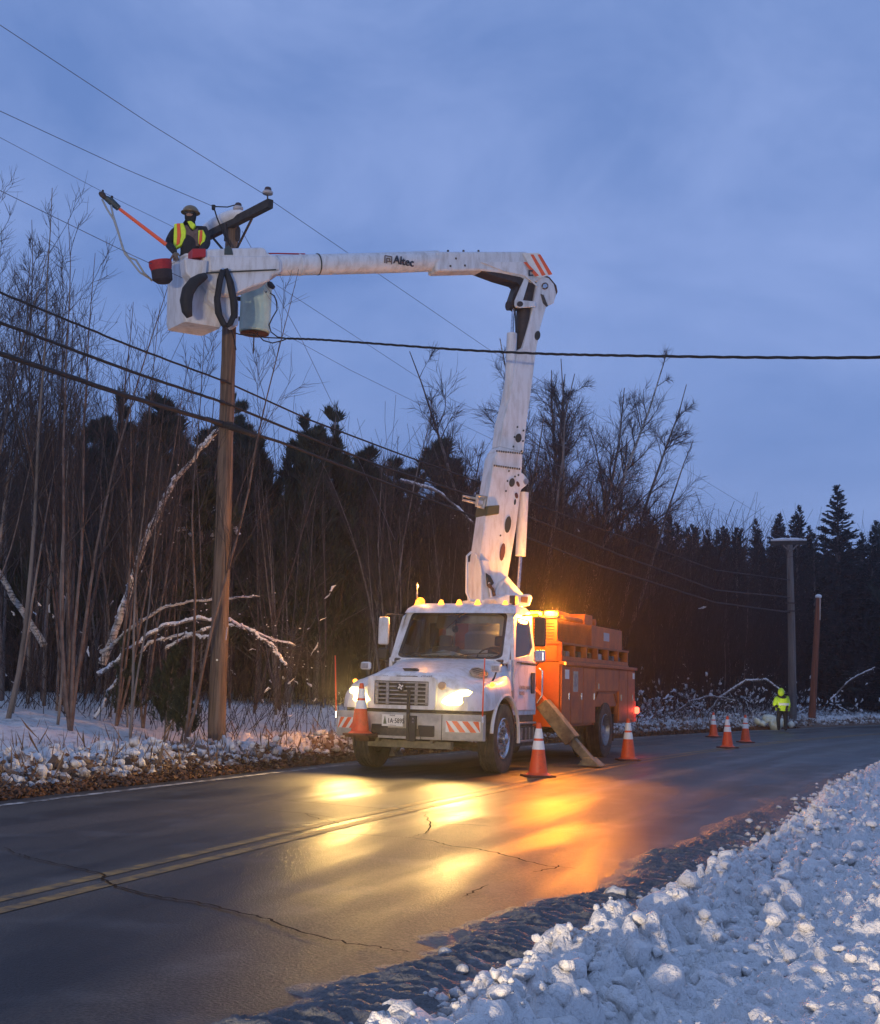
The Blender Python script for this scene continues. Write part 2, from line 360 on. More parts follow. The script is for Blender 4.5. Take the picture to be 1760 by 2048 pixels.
# ---- near snow bank with the slush strip and its tyre tread prints
def near_z(s, d, x, y):
    r0 = snow_edge(s) + .35 * (fbm(x * 1.3, y * 1.3, 4, 3) - .5) + .12 * (fbm(x * 6, y * 6, 3, 8) - .5)
    e0 = ragged(s, x, y)
    up = sst(r0 - .08, r0 + .22, d)
    z = -.012 + .037 * sst(e0 - .1, e0 + .35, d) + .05 * up + .07 * sst(r0 + .3, r0 + 1.5, d)
    ridge = np.exp(-((d - r0 - .38) / .26) ** 2) * (.05 + .13 * fbm(x * 1.6, y * 1.6, 3, 77)) * sst(10.5, 6.5, s) * up
    z = z + ridge
    c1 = clods(x + .05 * vn(x * 9, y * 9, 2), y + .04 * vn(y * 11, x * 11, 12), .21, 1, .7) * .20
    c2 = clods(x + .03 * vn(x * 20, y * 20, 4), y + .02 * vn(y * 22, x * 22, 6), .085, 31, .85) * .085
    c3 = clods(x + .012 * vn(x * 50, y * 50, 14), y, .042, 51, .85) * .046
    c4 = clods(x, y, .021, 61, .8) * .022; c2 = c2 * (.5 + fbm(x * 12, y * 12, 3, 33)); c1 = c1 * (.55 + .9 * fbm(x * 9, y * 9, 3, 34))
    calm = sst(.35, .62, fbm(x * .55, y * .55, 3, 91)) * sst(r0 + .5, r0 + 1.6, d)      # smoother pans away from the edge
    nearedge = np.exp(-((d - r0 - .3) / .5) ** 2)
    z = z + up * ((c1 * (.35 + .55 * nearedge) + c2 * (.9 + .3 * nearedge)) * (1 - .75 * calm) + c3 * (1.0 - .5 * calm) + c4 * .8)
    z = z + up * .06 * (fbm(x * 2.2, y * 2.2, 4, 40) - .5)
    band = sst(e0 - .05, e0 + .22, d) * (1 - up)
    tr = np.exp(-((d - e0 - .38) / .22) ** 4) * sst(4.6, 5.6, s) * sst(19, 13, s)
    z = z + band * (1 - .75 * tr) * (.018 * (fbm(x * 6, y * 6, 4, 19)) + clods(x, y, .07, 71, .45) * .022 + clods(x, y, .15, 81, .2) * .07 * sst(e0 + .45, r0, d))
    # tyre lugs pressed across the slush
    lug = .5 + .5 * np.sin((s * 1.06 + .35 * np.abs(d - e0 - .38)) * 2 * np.pi / .125 + 2.6 * fbm(x * 2.4, y * 2.4, 3, 15))
    z = z + tr * band * (.040 * lug * np.clip(fbm(x * 2.6, y * 2.6, 4, 23) * 2.6 - .35, 0, 1.1) + .016 * (fbm(x * 16, y * 16, 4, 29) - .4) + clods(x, y, .045, 83, .5) * .018)
    return z - .03 * (1 - sst(e0 - .35, e0 - .05, d))
def near_dirt(s, d, x, y, z):
    r0 = snow_edge(s) + .35 * (fbm(x * 1.3, y * 1.3, 4, 3) - .5) + .12 * (fbm(x * 6, y * 6, 3, 8) - .5)
    dd = 1 - sst(r0 - .14, r0 + .10, d)
    dd = dd * 1.02 - .34 * sst(.4, .75, fbm(x * 5, y * 5, 4, 66)) * sst(r0 - .8, r0 - .1, d)
    return dd + .16 * sst(.5, .7, fbm(x * 1.1, y * 1.1, 3, 36)) * (1 - dd)
strip('snow_bank', steps((2.2, 9.5, .018), (9.5, 17, .034), (17, 36, .085)), steps((1.75, 5.4, .018), (5.4, 12.5, .09)), near_z, M['snow_near'], near_dirt,
      'broken snow bank with grey slush edge and tyre prints along the near side of the road')

# ---- snow ridge ploughed to the far side of the road
def far_z(s, d, x, y):
    e = -d; b = .05 * sst(3.75, 4.3, e) + .15 * sst(4.3, 5.2, e) - .04 * sst(5.4, 6.0, e) + .14 * np.clip(e - 6.2, 0, 3.2) + .02 * np.clip(e - 9.4, 0, 16)
    b = b * (.75 + .6 * fbm(x * .5, y * .5, 3, 12))
    k = sst(4.25, 4.7, e) * (1 - .7 * sst(6.0, 7.2, e))
    return b - .035 + k * (clods(x + .1 * vn(x * 5, y * 5, 3), y, .36, 101, .6) * .17 + clods(x + .05 * vn(x * 11, y * 11, 3), y, .17, 111, .8) * .15 + clods(x, y, .08, 121, .8) * .08) + k * .05 * (fbm(x * 3, y * 3, 4, 44) - .5) + .03 * sst(3.8, 4.3, e) * fbm(x * 9, y * 9, 3, 7)
def far_dirt(s, d, x, y, z):
    e = -d; return 1.15 - .85 * sst(4.2, 5.1, e) + .34 * (sst(.50, .64, fbm(x * 1.9, y * 1.9, 5, 9))) * sst(6.6, 5.2, e)
strip('snow_ridge', steps((7, 30, .05), (30, 66, .13)), -steps((3.72, 6.6, .045), (6.6, 10, .16)), far_z, M['snow_far'], far_dirt,
      'ploughed ridge of lumpy snow and brown leaf litter along the far side of the road')

# ---- the land round about
gx = np.concatenate([np.arange(-150, -30, 4), np.arange(-30, 60, 1.0), np.arange(60, 221, 4)]); gy = np.concatenate([np.arange(-60, -6, 3), np.arange(-6, 80, 1.0), np.arange(80, 261, 5)])
X, Y = np.meshgrid(gx, gy, indexing='ij'); D = offs(X, Y).reshape(X.shape)
Z = base_h(Y, D) + .25 * (fbm(X * .12, Y * .12, 4, 5) - .5) * sst(9, 16, np.abs(D)) - .30 * sst(9.5, 8.4, np.abs(D))
nx_, ny_ = X.shape; a = (np.arange(nx_ - 1)[:, None] * ny_ + np.arange(ny_ - 1)).ravel()
me = np_mesh('ground', np.stack([X, Y, Z], -1).reshape(-1, 3), np.stack([a, a + ny_, a + ny_ + 1, a + 1], -1), M['snow_far'], True)
attr(me, 'dirt', (.32 + .7 * sst(14, 30, np.abs(D)) * (D < 0)).ravel())
tag(link('ground', me), 'snow covered land rising gently into the woods', kind='structure')
me = np_mesh('far_ground', [(-420, -420, -1.2), (420, -420, -1.2), (420, 420, -1.2), (-420, 420, -1.2)], [(0, 1, 2, 3)], M['snow'])
tag(link('far_ground', me), 'snowy land out to the horizon', kind='structure')

# ------------------------------------------------------------------ the road
def road_mat():
    m = bpy.data.materials.new('wet_asphalt'); m.use_nodes = True; t = m.node_tree; b = t.nodes['Principled BSDF']; n_ = t.nodes.new; l_ = t.links.new
    ua = n_('ShaderNodeAttribute'); ua.attribute_name = 'along'; da = n_('ShaderNodeAttribute'); da.attribute_name = 'across'
    cb = n_('ShaderNodeCombineXYZ'); l_(ua.outputs['Fac'], cb.inputs[0]); l_(da.outputs['Fac'], cb.inputs[1])
    mp = n_('ShaderNodeMapping'); mp.inputs['Scale'].default_value = (.16, 1.0, 1); mp.inputs['Rotation'].default_value = (0, 0, .03); l_(cb.outputs[0], mp.inputs[0])
    n1 = n_('ShaderNodeTexNoise'); n1.inputs['Scale'].default_value = 1.25; n1.inputs['Detail'].default_value = 3; n1.inputs['Roughness'].default_value = .5; n1.inputs['Distortion'].default_value = .3; l_(mp.outputs[0], n1.inputs['Vector'])
    c = n_('ShaderNodeTexCoord')
    n2 = n_('ShaderNodeTexNoise'); n2.inputs['Scale'].default_value = 75; n2.inputs['Detail'].default_value = 6; l_(c.outputs['Object'], n2.inputs['Vector'])
    n4 = n_('ShaderNodeTexNoise'); n4.inputs['Scale'].default_value = 1.6; n4.inputs['Detail'].default_value = 6; l_(c.outputs['Object'], n4.inputs['Vector'])
    r = n_('ShaderNodeMapRange'); r.interpolation_type = 'SMOOTHSTEP'; r.inputs['From Min'].default_value = .38; r.inputs['From Max'].default_value = .62; r.inputs['To Min'].default_value = .36; r.inputs['To Max'].default_value = .56
    l_(n1.outputs[0], r.inputs[0]); l_(r.outputs[0], b.inputs['Roughness'])
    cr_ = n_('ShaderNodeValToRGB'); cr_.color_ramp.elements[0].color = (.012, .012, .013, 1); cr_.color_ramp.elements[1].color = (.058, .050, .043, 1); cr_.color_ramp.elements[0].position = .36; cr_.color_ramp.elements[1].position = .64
    l_(n1.outputs[0], cr_.inputs[0])  # shadow bands along the road are painted in as dark streaks of colour
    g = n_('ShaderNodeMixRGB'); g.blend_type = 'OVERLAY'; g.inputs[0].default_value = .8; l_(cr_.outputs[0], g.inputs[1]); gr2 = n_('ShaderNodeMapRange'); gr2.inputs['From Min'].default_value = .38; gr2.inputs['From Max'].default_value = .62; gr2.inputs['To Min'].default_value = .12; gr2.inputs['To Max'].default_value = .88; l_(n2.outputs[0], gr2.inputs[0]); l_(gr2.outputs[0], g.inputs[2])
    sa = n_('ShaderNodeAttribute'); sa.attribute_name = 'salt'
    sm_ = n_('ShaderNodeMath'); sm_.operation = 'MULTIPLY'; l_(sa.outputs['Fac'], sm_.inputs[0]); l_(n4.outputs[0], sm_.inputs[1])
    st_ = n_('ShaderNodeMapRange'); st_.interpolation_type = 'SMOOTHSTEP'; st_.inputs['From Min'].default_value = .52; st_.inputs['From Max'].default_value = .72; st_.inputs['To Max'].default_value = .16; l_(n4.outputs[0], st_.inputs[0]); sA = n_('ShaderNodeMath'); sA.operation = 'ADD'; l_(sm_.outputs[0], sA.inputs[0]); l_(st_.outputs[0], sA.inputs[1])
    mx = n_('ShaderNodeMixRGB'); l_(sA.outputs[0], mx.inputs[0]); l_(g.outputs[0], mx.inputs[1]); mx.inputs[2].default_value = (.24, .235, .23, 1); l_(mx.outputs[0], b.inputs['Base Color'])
    bp = n_('ShaderNodeBump'); bp.inputs['Strength'].default_value = .9; bp.inputs['Distance'].default_value = .006; l_(n2.outputs[0], bp.inputs['Height'])
    b2 = n_('ShaderNodeBump'); b2.inputs['Strength'].default_value = .12; b2.inputs['Distance'].default_value = .01; l_(n1.outputs[0], b2.inputs['Height']); l_(bp.outputs[0], b2.inputs['Normal']); l_(b2.outputs[0], b.inputs['Normal'])
    b.inputs['Specular IOR Level'].default_value = .36
    return m
M['road'] = road_mat()
S = steps((-45, 0, 1.5), (0, 45, .25), (45, 139, 1.5)); Dd = np.arange(-3.95, 4.3, .15)
s, d = np.meshgrid(S, Dd, indexing='ij'); x, y = road(s, d); z = 0.02 - .010 * np.abs(d) / 3.6 - .02
V = np.stack([x, y, z], -1).reshape(-1, 3); nd = s.shape[1]; a = (np.arange(len(S) - 1)[:, None] * nd + np.arange(nd - 1)).ravel()
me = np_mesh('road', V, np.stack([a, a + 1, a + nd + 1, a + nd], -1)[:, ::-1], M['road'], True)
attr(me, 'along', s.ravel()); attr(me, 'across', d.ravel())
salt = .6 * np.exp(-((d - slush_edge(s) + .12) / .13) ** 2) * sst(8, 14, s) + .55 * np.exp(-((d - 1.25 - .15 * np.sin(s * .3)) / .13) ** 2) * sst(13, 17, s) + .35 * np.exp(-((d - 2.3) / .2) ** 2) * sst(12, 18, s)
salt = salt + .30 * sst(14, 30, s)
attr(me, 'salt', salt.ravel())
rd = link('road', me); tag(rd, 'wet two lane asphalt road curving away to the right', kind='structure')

def ribbon(name, pts, wid, z, m, parent, taper=False):
    P = [Vector(p) for p in pts]; mb = MB(); rows = []
    for i, p in enumerate(P):
        t = (P[min(i + 1, len(P) - 1)] - P[max(i - 1, 0)]); t.z = 0; t.normalize(); n = Vector((t.y, -t.x, 0)); ww = wid * (1 if not taper else .35 + .65 * math.sin(math.pi * (i + .3) / (len(P) - .4))) / 2
        rows.append([p + n * -ww + Vector((0, 0, z)), p + n * ww + Vector((0, 0, z))])
    mb.sheet(rows); return mb.build(name, m, parent)
M['yellow_line'] = mat('yellow_line', (.40, .215, .04), .55, color2=(.08, .055, .03), scale=7, lo=.38, hi=.66, bump=.2, bscale=80, detail=9)
M['white_line'] = mat('white_line', (.50, .48, .44), .6, color2=(.07, .065, .06), scale=5, lo=.42, hi=.6, detail=9)
M['crack_tar'] = mat('crack_tar', (.007, .007, .007), .9, spec=.1)
def line_at(d, a, b, st=.5):
    s_ = np.arange(a, b, st); x, y = road(s_, np.full(len(s_), d)); zz = -.010 * abs(d) / 3.6; return [(p, q, zz) for p, q in zip(x, y)]
ribbon('yellow_line', line_at(-.115, -10, 120), .11, .004, M['yellow_line'], rd)
ribbon('yellow_line', line_at(.115, -10, 120), .11, .004, M['yellow_line'], rd)
ribbon('white_edge_line', line_at(-3.55, -10, 130), .11, .004, M['white_line'], rd)
cracks = [[(10, 1692), (40, 1706), (60, 1713), (130, 1728), (205, 1746), (212, 1762), (240, 1774), (330, 1793), (420, 1808), (500, 1828), (545, 1840), (620, 1866), (690, 1884), (740, 1890), (790, 1900), (830, 1903)],
          [(545, 1594), (600, 1601), (650, 1605), (790, 1617), (900, 1628), (980, 1637)], [(480, 1612), (560, 1620), (610, 1624), (660, 1632), (730, 1642)], [(607, 1624), (640, 1636), (670, 1641), (700, 1650)],
          [(558, 1658), (620, 1664), (720, 1667), (850, 1675)], [(820, 1672), (870, 1680), (900, 1690), (960, 1696), (1000, 1705), (1050, 1719), (1100, 1730), (1160, 1736)],
          [(848, 1625), (858, 1640), (863, 1648), (850, 1664), (820, 1672)], [(925, 1792), (950, 1780), (978, 1765)], [(1065, 1743), (1100, 1736), (1128, 1726)], [(863, 1648), (930, 1646), (1000, 1652)]]
for k, c in enumerate(cracks):
    P = [on(u, v + 4) for u, v in c]; Q = []
    for i in range(len(P) - 1):
        for j in range(6):
            f = j / 6; p = P[i].lerp(P[i + 1], f); p += Vector((random.uniform(-1, 1), random.uniform(-1, 1), 0)) * .018; Q.append(p)
    ribbon('crack', Q, .02 if k in (0, 5) else .014, .008, M['crack_tar'], rd, taper=True)

# ------------------------------------------------------------------ lumps of snow, leaf litter
import bmesh
_b = bmesh.new(); bmesh.ops.create_icosphere(_b, subdivisions=2, radius=1); _IV = np.array([v.co[:] for v in _b.verts]); _IF = np.array([[v.index for v in f.verts] for f in _b.faces]); _b.free()
_b = bmesh.new(); bmesh.ops.create_icosphere(_b, subdivisions=1, radius=1); _JV = np.array([v.co[:] for v in _b.verts]); _JF = np.array([[v.index for v in f.verts] for f in _b.faces]); _b.free()
def lumps(P, r, flat=.8, fine=True, rough=.28):
    """joined irregular lumps at P (n,3) of radius r (n,)"""
    IV, IF = (_IV, _IF) if fine else (_JV, _JF); n = len(P); nv = len(IV)
    var = []
    for k in range(24):
        g = rng.normal(size=(5, 3)); g /= np.linalg.norm(g, axis=1)[:, None]; q = IV * (1 + rng.uniform(-rough, rough, (nv, 1)) * .55)
        for gg in g:                                       # cut a few faces off
            dd = q @ gg; c = rng.uniform(.45, .8); q = q - np.clip(dd - c, 0, None)[:, None] * gg * .9
        var.append(q)
    var = np.array(var)[rng.integers(0, 24, n)]
    A = rng.normal(size=(n, 3, 3)); Qm, _ = np.linalg.qr(A)
    V = np.einsum('nij,nvj->nvi', Qm, var) * (r[:, None, None] * rng.uniform(.7, 1.25, (n, 1, 3))); V[:, :, 2] *= flat
    V = V + P[:, None, :]; F = IF[None] + (np.arange(n) * nv)[:, None, None]
    return V.reshape(-1, 3), F.reshape(-1, 3)

n = 11000
s = 3.6 + 24 * rng.random(n) ** 1.6; d = snow_edge(s) + np.abs(rng.normal(0, .42, n)) * rng.choice([1, 1, 1, -.35], n) + .05; k = rng.random(n) < .35; d[k] = snow_edge(s[k]) + rng.uniform(-.1, 2.4, k.sum())
x, y = road(s, d); r = .008 + .035 * rng.random(n) ** 3.0; big = rng.random(n) < .02; r[big] = rng.uniform(.035, .06, big.sum())
z = near_z(s, d, x, y) + r * .25
k = rng.random(n) < .022; k &= (s < 11); d2 = snow_edge(s) + rng.normal(.35, .28, n); x2, y2 = road(s, d2); x = np.where(k, x2, x); y = np.where(k, y2, y); d = np.where(k, d2, d); r = np.where(k, rng.uniform(.05, .095, n), r); z = np.where(k, near_z(s, d2, x2, y2) + r * .1, z)
k = (rng.random(n) < .006) & (s < 9); r = np.where(k, rng.uniform(.085, .14, n), r); z = np.where(k, z - .02, z)
V, F = lumps(np.stack([x, y, z], 1), r, rough=.42); me = np_mesh('snow_crumbs', V, F, M['snow_near'], False)
dr = np.where(d < snow_edge(s) + .02, .45, .02) + .2 * (rng.random(n) < .12); attr(me, 'dirt', np.repeat(dr, len(_IV)))
tag(link('snow_crumbs', me), 'loose crumbs and clods of snow scattered over the near snow bank', kind='stuff')
n = 5200
s = 9 + 50 * rng.random(n) ** 1.5; e = 4.25 + np.abs(rng.normal(0, .75, n)); x, y = road(s, -e); r = .02 + .075 * rng.random(n) ** 2.8
z = far_z(s, -e, x, y) + r * .3
V, F = lumps(np.stack([x, y, z], 1), r, .85, rough=.5); me = np_mesh('ploughed_lumps', V, F, M['snow_far'], False)
attr(me, 'dirt', np.repeat(np.clip(.6 - .7 * (e - 4.3), 0, .6) + .5 * (rng.random(n) < .12), len(_IV)))
tag(link('ploughed_lumps', me), 'ploughed lumps of snow heaped along the far road edge', kind='stuff')
n = 2600; s = 8 + 45 * rng.random(n) ** 1.3; e = 4.1 + rng.gamma(2.0, .55, n); x, y = road(s, -e); P0 = np.stack([x, y, far_z(s, -e, x, y)], 1); hgt = rng.uniform(.08, .38, n)
dv = rng.normal(0, .35, (n, 3)); dv[:, 2] = 1; dv *= hgt[:, None]; wv = rng.normal(0, .004, (n, 3)); wv[:, 2] = 0
V = np.stack([P0 - wv, P0 + wv, P0 + dv * .6 + wv * .7 + dv[:, [1, 0, 2]] * [.1, .1, 0], P0 + dv], 1).reshape(-1, 3)
M['dry_grass'] = mat('dry_grass', (.22, .13, .06), .85, color2=(.10, .055, .03), scale=3)
tag(link('dry_grass', np_mesh('dry_grass', V, np.arange(4 * n).reshape(-1, 4), M['dry_grass'])), 'dead brown grass poking through the far snow bank', kind='stuff')
# brown leaves between the white line and the ridge
def leaves(n, s, e, size, zf):
    x, y = road(s, -e); P = np.stack([x, y, zf], 1); A = rng.normal(size=(n, 3)); A[:, 2] *= .35; A /= np.linalg.norm(A, axis=1)[:, None]
    B = np.cross(A, rng.normal(size=(n, 3))); B /= np.linalg.norm(B, axis=1)[:, None]; sz = size * rng.uniform(.5, 1.3, n)[:, None]
    V = np.stack([P - A * sz, P + B * sz * .55, P + A * sz, P - B * sz * .55 + np.array([0, 0, .01])], 1).reshape(-1, 3)
    return V, np.arange(4 * n).reshape(-1, 4)
n = 30000; s = 8 + 40 * rng.random(n) ** 1.3; e = 3.86 + np.abs(rng.normal(0, .38, n)); x, y = road(s, -e)
V, F = leaves(n, s, e, .035, far_z(s, -e, x, y) + rng.uniform(.0, .05, n))
M['leaf'] = mat('leaf', (.20, .085, .035), .8, color2=(.07, .035, .02), scale=3)
tag(link('leaf_litter', np_mesh('leaf_litter', V, F, M['leaf'])), 'brown leaf litter thrown up along the far edge of the road', kind='stuff')
# ------------------------------------------------------------------ trees
def tubes(P, Rr, S=3):
    N_, K, _ = P.shape; T = np.gradient(P, axis=1); T /= np.linalg.norm(T, axis=2, keepdims=True) + 1e-9
    ref = np.where(np.abs(T[:, :1, 2:3]) > .9, np.array([1., 0, 0]), np.array([0, 0, 1.])); A = np.cross(T, np.broadcast_to(ref, T.shape)); A /= np.linalg.norm(A, axis=2, keepdims=True) + 1e-9
    B = np.cross(T, A); an = np.arange(S) * 2 * np.pi / S
    V = P[:, :, None, :] + Rr[:, :, None, None] * (A[:, :, None, :] * np.cos(an)[None, None, :, None] + B[:, :, None, :] * np.sin(an)[None, None, :, None])
    base = (np.arange(N_)[:, None, None] * K + np.arange(K - 1)[None, :, None]) * S; k = np.arange(S); k2 = (k + 1) % S
    F = np.stack([base + k, base + k2, base + k2 + S, base + k + S], -1).reshape(-1, 4)
    return V.reshape(-1, 3), F
def merge(parts):
    V = []; F = []; n = 0
    for v, f in parts: V.append(v); F.append(f + n); n += len(v)
    return np.concatenate(V), np.concatenate(F)
def unit(a): return a / (np.linalg.norm(a, axis=-1, keepdims=True) + 1e-9)
def grow(p, d, L, K, wander=.12, up=0.0, g=rng):
    out = [p]; d = unit(d)
    for k in range(K - 1):
        d = unit(d + g.normal(0, wander, d.shape) + np.array([0, 0, up])); p = p + d * (L / (K - 1))[:, None]; out.append(p)
    return np.stack(out, 1)
def kids(P, Rr, n, t0, t1, ang, g=rng):
    """n side shoots from every stem between the fractions t0 and t1; returns starts, directions, radii there, fraction"""
    N_, K, _ = P.shape; f = g.uniform(t0, t1, (N_, n)); f.sort(axis=1); q = f * (K - 1); i = np.minimum(q.astype(int), K - 2); w_ = (q - i)[..., None]
    r_ = np.arange(N_)[:, None]; p = P[r_, i] * (1 - w_) + P[r_, i + 1] * w_; t = unit(P[r_, i + 1] - P[r_, i]); rr = Rr[r_, i] * (1 - w_[..., 0]) + Rr[r_, i + 1] * w_[..., 0]
    side = g.normal(size=t.shape); side = unit(side - t * (side * t).sum(-1, keepdims=True)); a = g.uniform(ang[0], ang[1], (N_, n))[..., None]
    d = t * np.cos(a) + side * np.sin(a); return p.reshape(-1, 3), d.reshape(-1, 3), rr.ravel(), f.ravel()
def taper(r0, K, end=.25): return r0[:, None] * np.linspace(1, end, K)[None]

def bare_tree(seed, h, r0, forks=1, fan=.10, n1=12, n2=6, n3=4, ang=(.4, .9), low=.25, up=.06, wander=.05, l1=.42, tmin=.0035, lean=(0, 0)):
    g = np.random.default_rng(seed); K = 12
    st = np.zeros((forks, 3)); dr = np.tile([lean[0], lean[1], 1.0], (forks, 1)) + (fan * np.stack([np.linspace(-1.3, 1.3, forks) + g.normal(0, .2, forks), g.normal(0, .8, forks), np.zeros(forks)], 1) if forks > 1 else g.normal(0, .04, (1, 3)) * [1, 1, 0])
    T0 = grow(st, dr, np.full(forks, h) * g.uniform(.8, 1, forks), K, wander, up * .4, g); R0 = taper(np.full(forks, r0), K, .12)
    tr = tubes(T0, R0, 7)
    p, d, r, f = kids(T0, R0, n1, low, .93, ang, g); L = h * l1 * (1.16 - f) * g.uniform(.5, 1.1, len(f)); r = np.maximum(r * .55, tmin * 1.5)
    T1 = grow(p, d, L, 7, wander * 1.6, up, g); R1 = np.maximum(taper(r, 7, .2), tmin); parts = [tubes(T1, R1, 4)]
    T2 = T1
    if n2:
        p, d, r, f = kids(T1, R1, n2, .2, 1, (.3, .8), g); T2 = grow(p, d, np.repeat(L, n2) * .5 * g.uniform(.4, 1, len(f)), 5, wander * 2, up, g); R2 = np.maximum(taper(np.maximum(r * .6, tmin), 5, .4), tmin * .8); parts.append(tubes(T2, R2, 3))
        if n3:
            p, d, r, f3 = kids(T2, R2, n3, .15, 1, (.3, .8), g); T3 = grow(p, d, np.minimum(h * .055, np.repeat(np.repeat(L, n2) * .30, n3)) * g.uniform(.5, 1.6, len(f3)), 3, wander * 2, up, g); R3 = np.full(T3.shape[:2], tmin * .75); R3[:, -1] *= .5; parts.append(tubes(T3, R3, 3))
    return tr, merge(parts), T0, T1, R1

M['bark'] = mat('bark', (.24, .215, .20), .85, color2=(.09, .078, .072), scale=5, stretch=(1, 1, .3))
M['bark_red'] = mat('bark_red', (.17, .135, .12), .85, color2=(.075, .045, .036), scale=5)
M['bark_grey'] = mat('bark_grey', (.23, .20, .18), .85, color2=(.09, .075, .065), scale=4, stretch=(1, 1, .3))
M['twig'] = mat('twig', (.070, .054, .050), .9, color2=(.035, .028, .027), scale=2)
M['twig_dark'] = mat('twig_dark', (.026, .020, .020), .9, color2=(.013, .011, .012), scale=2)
M['birch_bark'] = mat('birch_bark', (.55, .50, .44), .7, color2=(.10, .08, .07), scale=7, stretch=(1, 1, 4), lo=.38, hi=.52)
M['needles'] = mat('needles', (.050, .066, .036), .85, color2=(.018, .026, .016), scale=1.6)
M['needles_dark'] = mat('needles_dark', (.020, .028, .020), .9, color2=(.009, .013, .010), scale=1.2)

def make_bare(name, label, group, seed, bark, twig, **kw):
    tr, cr_, T0, T1, R1 = bare_tree(seed, **kw)
    r = empty(name); tag(r, label, 'tree', group)
    link('trunk', np_mesh('trunk', *tr, bark, True), parent=r); link('crown', np_mesh('crown', *cr_, twig, True), parent=r)
    return r, (T0, T1, R1)
def blades(P, Dr, L, W, g):
    """flat pointed blades (needle sprays) as thin quads"""
    n = len(P); Dr = unit(Dr); s_ = unit(np.cross(Dr, g.normal(size=(n, 3))))
    V = np.stack([P, P + Dr * L[:, None] * .45 + s_ * W[:, None], P + Dr * L[:, None], P + Dr * L[:, None] * .45 - s_ * W[:, None]], 1).reshape(-1, 3)
    return V, np.arange(4 * n).reshape(-1, 4)
def pine(seed, h, spread=.28, nb=74, tuft=16, base=.12, big=1.0):
    """loose pine: limbs that turn up at the ends and carry upright tufts of needles"""
    g = np.random.default_rng(seed); T0 = grow(np.zeros((1, 3)), np.array([[g.normal(0, .04), g.normal(0, .04), 1.]]), np.array([h]), 10, .03, .02, g); R0 = taper(np.array([h * .012]), 10, .15)
    p, d, r, f = kids(T0, R0, nb, base, .985, (1.0, 1.35), g); L = h * spread * (1.05 - f) ** .75 * g.uniform(.55, 1.15, len(f)); T1 = grow(p, d, L, 7, .08, .13, g); R1 = np.maximum(taper(r * .4, 7, .2), .006)
    p, d, r2, f2 = kids(T1, R1, 9, .2, 1, (.4, .9), g); d[:, 2] += .35; T2 = grow(p, d, np.repeat(L, 9) * .34 * g.uniform(.5, 1.1, len(f2)), 4, .1, .18, g)
    wood = merge([tubes(T0, R0, 7), tubes(T1, R1, 3), tubes(T2, np.full(T2.shape[:2], .006), 3)])
    tips = np.concatenate([T2[:, -1], T2[:, -2], T2[:, 1], T1[:, -1], T0[:, -1]]); td = np.concatenate([T2[:, -1] - T2[:, -2], T2[:, -2] - T2[:, -3], T2[:, 2] - T2[:, 1], T1[:, -1] - T1[:, -2], T0[:, -1] - T0[:, -2]]); td = unit(td); td[:, 2] += .55
    P = np.repeat(tips, tuft, 0); Dn = np.repeat(unit(td), tuft, 0) + g.normal(0, .30, (len(P), 3)); n = len(P)
    lf = blades(P + g.normal(0, .03, P.shape), Dn, g.uniform(.20, .44, n) * big, g.uniform(.012, .022, n) * big, g)
    return wood, lf
def spruce(seed, h, wid=.19, dens=1.7):
    g = np.random.default_rng(seed); nb = int(h * 17 * dens); f = np.linspace(.05, .985, nb) + g.normal(0, .004, nb); an = g.uniform(0, 2 * np.pi, nb); L = h * wid * ((1 - f) ** .82 + .012) * g.uniform(.72, 1.18, nb)
    P0 = np.stack([np.zeros(nb), np.zeros(nb), f * h], 1); drp = np.interp(f, [0, .6, 1], [-.30, -.05, .9]); d = np.stack([np.cos(an), np.sin(an), drp], 1)
    T1 = grow(P0, d, L, 5, .06, .05, g); tr = merge([tubes(np.array([[[0, 0, 0], [0, 0, h * .5], [0, 0, h * .995]]], float), np.array([[h * .012, h * .008, .01]]), 6), tubes(T1, np.full(T1.shape[:2], .012), 3)])
    m = 40; q = g.uniform(.05, 1, (nb, m)) * 4; i = np.minimum(q.astype(int), 3); w_ = (q - i)[..., None]; r_ = np.arange(nb)[:, None]; P = T1[r_, i] * (1 - w_) + T1[r_, i + 1] * w_; t = unit(T1[r_, i + 1] - T1[r_, i])
    side = unit(np.cross(t, np.array([0, 0, 1.]))) * g.choice([-1, 1], (nb, m))[..., None]; Dn = t * .75 + side * g.uniform(.1, 1, (nb, m))[..., None] + g.normal(0, .22, t.shape); Dn[..., 2] -= .12
    n = nb * m; Ls = (.07 + .42 * (L[:, None] / (h * wid)) * np.ones((nb, m))).ravel() * g.uniform(.6, 1.2, n); top = blades(P.reshape(-1, 3), Dn.reshape(-1, 3), Ls, Ls * .16, g)
    tt = 24; lead = blades(np.tile([0, 0, h * .97], (tt, 1)) + g.normal(0, .02, (tt, 3)), np.tile([0, 0, 1.], (tt, 1)) + g.normal(0, .35, (tt, 3)), g.uniform(.15, .4, tt), np.full(tt, .02), g)
    return tr, merge([top, lead])
def make_leafy(name, label, group, wood, leaf, bark, lm):
    r = empty(name); tag(r, label, 'tree', group); link('trunk', np_mesh('trunk', *wood, bark, True), parent=r); link('crown', np_mesh('crown', *leaf, lm), parent=r); return r
def place(o, x, y, sc_=1.0, rz=None, dz=-.05, lean=None):
    o.location = (x, y, land_z(x, y) + dz); o.rotation_euler = (lean[0] if lean else 0, lean[1] if lean else 0, random.uniform(0, 6.28) if rz is None else rz); o.scale = (sc_, sc_, sc_ * random.uniform(.94, 1.06)) if not isinstance(sc_, tuple) else sc_
def usable(x, y, m=5.6): return offs([x], [y])[0] < -m

